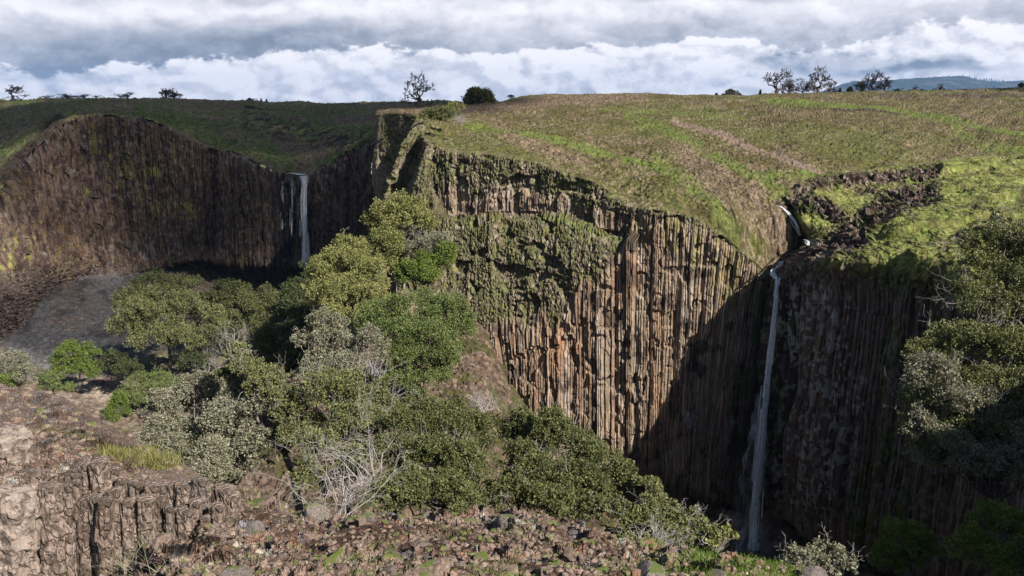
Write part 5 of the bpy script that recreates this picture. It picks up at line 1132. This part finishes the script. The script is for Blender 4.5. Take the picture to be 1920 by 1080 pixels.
while cnt < 230:
    px_ = rng.uniform(250, 1560); py_ = rng.uniform(crest(px_) + 3, 1092) if cnt % 5 else crest(px_) + rng.uniform(0, 9)
    if px_ < 430 and py_ < 1000 and rng.random() < 0.7: continue
    if px_ > 1250 and rng.random() < 0.55: continue
    k = int(rng.integers(0, 9)); p, _ = at_ridge(px_, py_); sz = float(np.clip(rng.lognormal(-1.95, 0.55), 0.05, 0.42)) * (1.0 if p[1] < 8 else 1.15)
    kk = 2 if k in (2, 8) else 5 if k == 5 else 0
    place_rock(k, px_, py_, sz, *stone_label(kk, px_, py_, sz), sc=(1, rng.uniform(0.7, 1.1), rng.uniform(0.5, 0.95))); cnt += 1
place_rock(1, 980, 974, 0.30, 'upright pointed stone on the crest of the ridge at the centre', None, 0.3, (0.7, 0.6, 1.3), 0.1, 0.0).data = protos[1].data
place_rock(5, 400, 992, 0.17, 'small rust orange stone at the right end of the short columns', None, 0.5)
place_rock(4, 575, 1003, 0.34, 'pale lichen covered stone left of centre in the rubble', None, 1.0, (1, 0.8, 0.8))
place_rock(7, 600, 1010, 0.42, 'largest brown block left of centre beside the pale stone', None, 2.0, (1, 0.8, 0.8))
place_rock(3, 1130, 1075, 0.5, 'flat brown slab cut by the lower edge of the picture', None, 0.2, (1.2, 0.8, 0.35), 0.1)
# finer rubble
rv, rf = [], []; SH = [rock_shape(700 + i, (9, 7), 8) for i in range(8)]; m_ = 0; off = 0
while m_ < 6500:
    px_ = rng.uniform(-40, 1580); py_ = rng.uniform(crest(px_) + 2, 1094); p, n_ = at_ridge(px_, py_); m_ += 1
    if px_ < 330 and 905 < py_ < 1010: continue
    V, F = SH[int(rng.integers(0, 8))]; s_ = rng.uniform(0.012, 0.045) * max(1.0, p[1] / 9) * (1.6 if p[1] > 14 else 1); a = rng.uniform(0, 6.28); ca, sa = math.cos(a), math.sin(a)
    Rm = np.array([[ca, -sa, 0], [sa, ca, 0], [0, 0, 1]]) @ np.array([[1, 0, 0], [0, math.cos(a * 3), -math.sin(a * 3)], [0, math.sin(a * 3), math.cos(a * 3)]]); rv.append(V @ Rm.T * s_ + p); rf.append(F + off); off += len(V)
tag(mesh('gravel', np.concatenate(rv), np.concatenate(rf), M_rock), 'fine rubble strewn over the near ridge', 'gravel', kind='stuff')
# short columns of the lower left
def column_stub(label, group, px_, top, wpx, D, mat, seed, lean=0.0, hgt=2.4):
    rng = np.random.default_rng(seed); t_ = P(px_, top, D); k = slant(t_) / FPX; R = wpx * k * 0.56; nA, nZ = 48, 70
    an = np.linspace(0, 2 * np.pi, nA, endpoint=False); m = int(rng.integers(5, 7)); a0 = rng.uniform(0, 1); V = []
    corner = np.sort(rng.uniform(0, 0.5, m)) * 0 + np.arange(m) + rng.uniform(-0.18, 0.18, m); ph = (corner * 2 * math.pi / m + a0)
    prof = np.min([np.where(np.cos(an - p_) > 0.05, 1 / np.maximum(np.cos(an - p_), 0.05), 9) for p_ in ph], axis=0); prof = np.minimum(prof, 1.18) * 0.9
    tx, ty = rng.normal(0, 0.12, 2)
    for j in range(nZ):
        f = j / (nZ - 1); z_ = -hgt * f; rr = prof * R * (1 + 0.02 * math.sin(f * 30 + seed))
        x_ = np.cos(an) * rr; y_ = np.sin(an) * rr; nz = (fbm(np.cos(an) * 2 + seed, np.sin(an) * 2, np.full(nA, z_ * 2.2), o=4, seed=seed) - 0.5) * R * 0.35 + (facet(an * 2.2, np.full(nA, z_ * 5.0), seed)[0]) * R * 0.22
        x_ += np.cos(an) * nz; y_ += np.sin(an) * nz; V.append(np.stack([x_ + lean * z_, y_, z_ + (x_ * tx + y_ * ty) * (1 - f) ** 2 + 0 * x_], -1))
    V = np.array(V); caps = []
    for q in (0.82, 0.55, 0.25, 0.02): c_ = V[0].copy(); c_[:, :2] *= q; c_[:, 2] = c_[:, 2] * q + R * (0.10 if q < 0.8 else 0.06) + (fbm(c_[:, 0] * 6 + seed, c_[:, 1] * 6, o=3, seed=3) - 0.5) * R * 0.35; caps.append(c_)
    V = np.concatenate([np.array(caps[::-1]), V]); W = V.shape[0]; idx = np.arange(W * nA).reshape(W, nA); F = np.stack([idx[:-1], idx[1:], np.roll(idx, -1, 1)[1:], np.roll(idx, -1, 1)[:-1]], -1).reshape(-1, 4)
    o = mesh('basalt_column', V.reshape(-1, 3), F, M_col if mat not in (M_pale,) else mat, None, np.ones((V.shape[0] * nA, 3)) * np.array({M_rock2: (0.17, 0.145, 0.13), M_dark: (0.15, 0.11, 0.09)}.get(mat, (0.215, 0.165, 0.14))), False); o.location = Vector(t_); return tag(o, label, 'rock column', group)
column_stub('broad pale basalt column with dark lichen at the lower left corner', None, 24, 922, 70, 10.1, M_pale, 61, 0.10)
column_stub('narrower basalt column right of the broad lichen covered one', None, 96, 912, 40, 10.45, M_rock, 62, 0.09)
column_stub('brown column stub on the shoulder of the broad pale column', None, 62, 884, 44, 10.9, M_rock, 63, 0.06)
column_stub('pink faced column stub at the left edge', None, 14, 812, 60, 13.4, M_pale, 64, 0.0, 1.2)
GC = 'short basalt columns at the lower left'
rng2 = np.random.default_rng(9)
for i in range(34):
    row = i % 2; px_ = 122 + (i // 2) * 19 + row * 12 + rng2.uniform(-6, 6); top = 872 + (px_ - 120) * 0.16 + (0 if row else 46) + rng2.uniform(-24, 22)
    column_stub('short weathered brown column in the broken row right of the pale columns', GC, px_, top, rng2.uniform(14, 32), (10.9 if row else 10.45) + rng2.uniform(-.12, .12), (M_rock, M_dark, M_rock, M_rock, M_dark, M_rock, M_rock2)[i % 7], 70 + i, rng2.uniform(0.0, 0.1), 1.6)

def blades(name, label, pts, L, W, cols_, seed, group=None, droop=0.35, kind='stuff', spread=0.45):
    rng = np.random.default_rng(seed); n = len(pts); d = rng.normal(0, spread, (n, 3)); d[:, 2] = 1; d /= np.linalg.norm(d, axis=1, keepdims=True); Ls = (L * rng.uniform(0.5, 1.3, n))[:, None]
    s_ = np.cross(d, rng.normal(0, 1, (n, 3))); s_ /= np.linalg.norm(s_, axis=1, keepdims=True); w = W * rng.uniform(0.7, 1.3, n)[:, None]; mid_ = pts + d * Ls * 0.55; d2 = d.copy(); d2[:, 2] -= droop; tip = mid_ + d2 * Ls * 0.5
    V = np.stack([pts - s_ * w, pts + s_ * w, mid_ + s_ * w * 0.7, mid_ - s_ * w * 0.7, tip], 1).reshape(-1, 3); b_ = (np.arange(n) * 5)[:, None]
    F = np.concatenate([b_ + np.array([[0, 1, 2]]), b_ + np.array([[0, 2, 3]]), b_ + np.array([[3, 2, 4]])]); cc = np.array(cols_)[rng.integers(0, len(cols_), n)] * rng.uniform(0.7, 1.2, (n, 1))
    return tag(mesh(name, V, F, M_blade, None, np.repeat(cc, 5, axis=0)), label, 'grass', group, kind)
def scatter(n, fn, seed, clump=0.05, per=8):
    rng = np.random.default_rng(seed); out = []
    while len(out) < n:
        a, b = fn(rng); p, n_ = at_ridge(a, b); m = per; q = p + rng.normal(0, clump, (m, 3)) * np.array([1, 1, 0]); q[:, 2] -= 0.015; out.extend(list(q))
    return np.array(out)
def f_right(r):
    while True:
        a = r.uniform(1130, 1570); b = r.uniform(crest(a) + 2, 1096)
        if r.random() < min(1, max(0.08, (a - 1120) / 180)) and vnoise(np.array([a / 40.0]), np.array([b / 16.0]), None, 8)[0] > 0.30: return a, b
blades('grass', 'fresh green grass at the right end of the near ridge', scatter(30000, f_right, 1), 0.052, 0.003, [(0.15, 0.24, 0.045), (0.20, 0.28, 0.06), (0.12, 0.18, 0.035)], 2)
def f_all(r):
    while True:
        a = r.uniform(330, 1200); b = r.uniform(crest(a) + 4, 1088)
        if vnoise(np.array([a / 60.0]), np.array([b / 25.0]), None, 18)[0] > 0.55: return a, b
blades('grass', 'scattered green and straw tufts among the stones of the near ridge', scatter(15000, f_all, 3), 0.045, 0.0028, [(0.12, 0.19, 0.04), (0.22, 0.22, 0.09), (0.26, 0.23, 0.14)], 4)
blades('dry_grass', 'yellow dry grass patch on the left top of the near ridge', scatter(4200, lambda r: ((lambda t_: (195 + 125 * t_, 850 + 22 * t_ + r.normal(0, 6)))(r.random())), 5, 0.14), 0.22, 0.006, [(0.24, 0.23, 0.07), (0.30, 0.27, 0.12), (0.17, 0.19, 0.05)], 6)
blades('dry_grass', 'long pale dry stems before the short columns', scatter(650, lambda r: (r.uniform(120, 300), r.uniform(1020, 1085)), 7, 0.10, 10), 0.42, 0.0028, [(0.36, 0.34, 0.26), (0.30, 0.30, 0.16), (0.40, 0.37, 0.30)], 8, spread=0.6)

# ================================================================== CLOUDS whose shadow lies on the far canyon
M_cloud = bpy.data.materials.new('cloud'); M_cloud.use_nodes = True; t = NT(M_cloud.node_tree); bb = t.n['Principled BSDF']; bb.inputs['Base Color'].default_value = (0.85, 0.86, 0.9, 1); bb.inputs['Roughness'].default_value = 1.0
tr = t.new('ShaderNodeBsdfTransparent'); mx = t.new('ShaderNodeMixShader'); co = t.new('ShaderNodeTexCoord').outputs['Object']; t.put(mx.inputs[0], t.ramp(t.noise(co, 0.03, 4), 0.3, 0.6, 0.28, 0.52)); t.l.new(tr.outputs[0], mx.inputs[1]); t.l.new(bb.outputs[0], mx.inputs[2]); t.l.new(mx.outputs[0], t.n['Material Output'].inputs[0])
def cloud(label, feet, h, seed):
    """feet: circles (x, y, r) on the land that the cloud shades"""
    rng = np.random.default_rng(seed); Vs, Fs = [], []; off = 0
    for (x_, y_, r_) in feet:
        c_ = np.array([x_, y_, -20.0]) + SUN * (h / SUN[2]); V, F = rock_shape(int(rng.integers(1, 999)), (40, 24), 30, (1, 1, 1)); V = V / np.linalg.norm(V, axis=1, keepdims=True)
        V = V * (1 + 0.35 * (fbm(V[:, 0] * 3 + x_, V[:, 1] * 3, V[:, 2] * 3, o=4, seed=seed) - 0.5))[:, None] * np.array([r_, r_, r_ * 0.28]) + c_; Vs.append(V); Fs.append(F + off); off += len(V)
    tag(mesh('cloud', np.concatenate(Vs), np.concatenate(Fs), M_cloud, None, None, True), label, 'cloud')
cloud('broad cloud behind the viewer that shades the far amphitheatre', [(-150, 300, 95), (-260, 330, 120), (-85, 300, 70), (-75, 380, 70), (-150, 420, 140), (-320, 500, 200), (-60, 470, 90), (20, 560, 120), (-120, 620, 200), (-350, 250, 90), (-55, 245, 35), (-72, 182, 35)], 720, 3)
cloud('smaller cloud behind the viewer that shades the far right skyline', [(240, 400, 60), (300, 420, 60), (200, 430, 50), (150, 430, 45)], 720, 4)

# ================================================================== HAZE
bpy.ops.mesh.primitive_cube_add(size=1); hz_ = bpy.context.object; hz_.name = 'haze'
hz_.location = (0, 7400, 150.0); hz_.scale = (33000, 15800, 580.0)
M_hz = bpy.data.materials.new('haze'); M_hz.use_nodes = True; t = NT(M_hz.node_tree); t.n.clear(); ho = t.new('ShaderNodeOutputMaterial'); pv = t.new('ShaderNodeVolumePrincipled')
pv.inputs['Color'].default_value = (0.32, 0.55, 0.98, 1); pv.inputs['Density'].default_value = 0.000038; pv.inputs['Anisotropy'].default_value = 0.0; t.l.new(pv.outputs[0], ho.inputs['Volume'])
hz_.data.materials.append(M_hz); tag(hz_, 'thin blue haze in the air before the mountain', 'haze', kind='stuff')
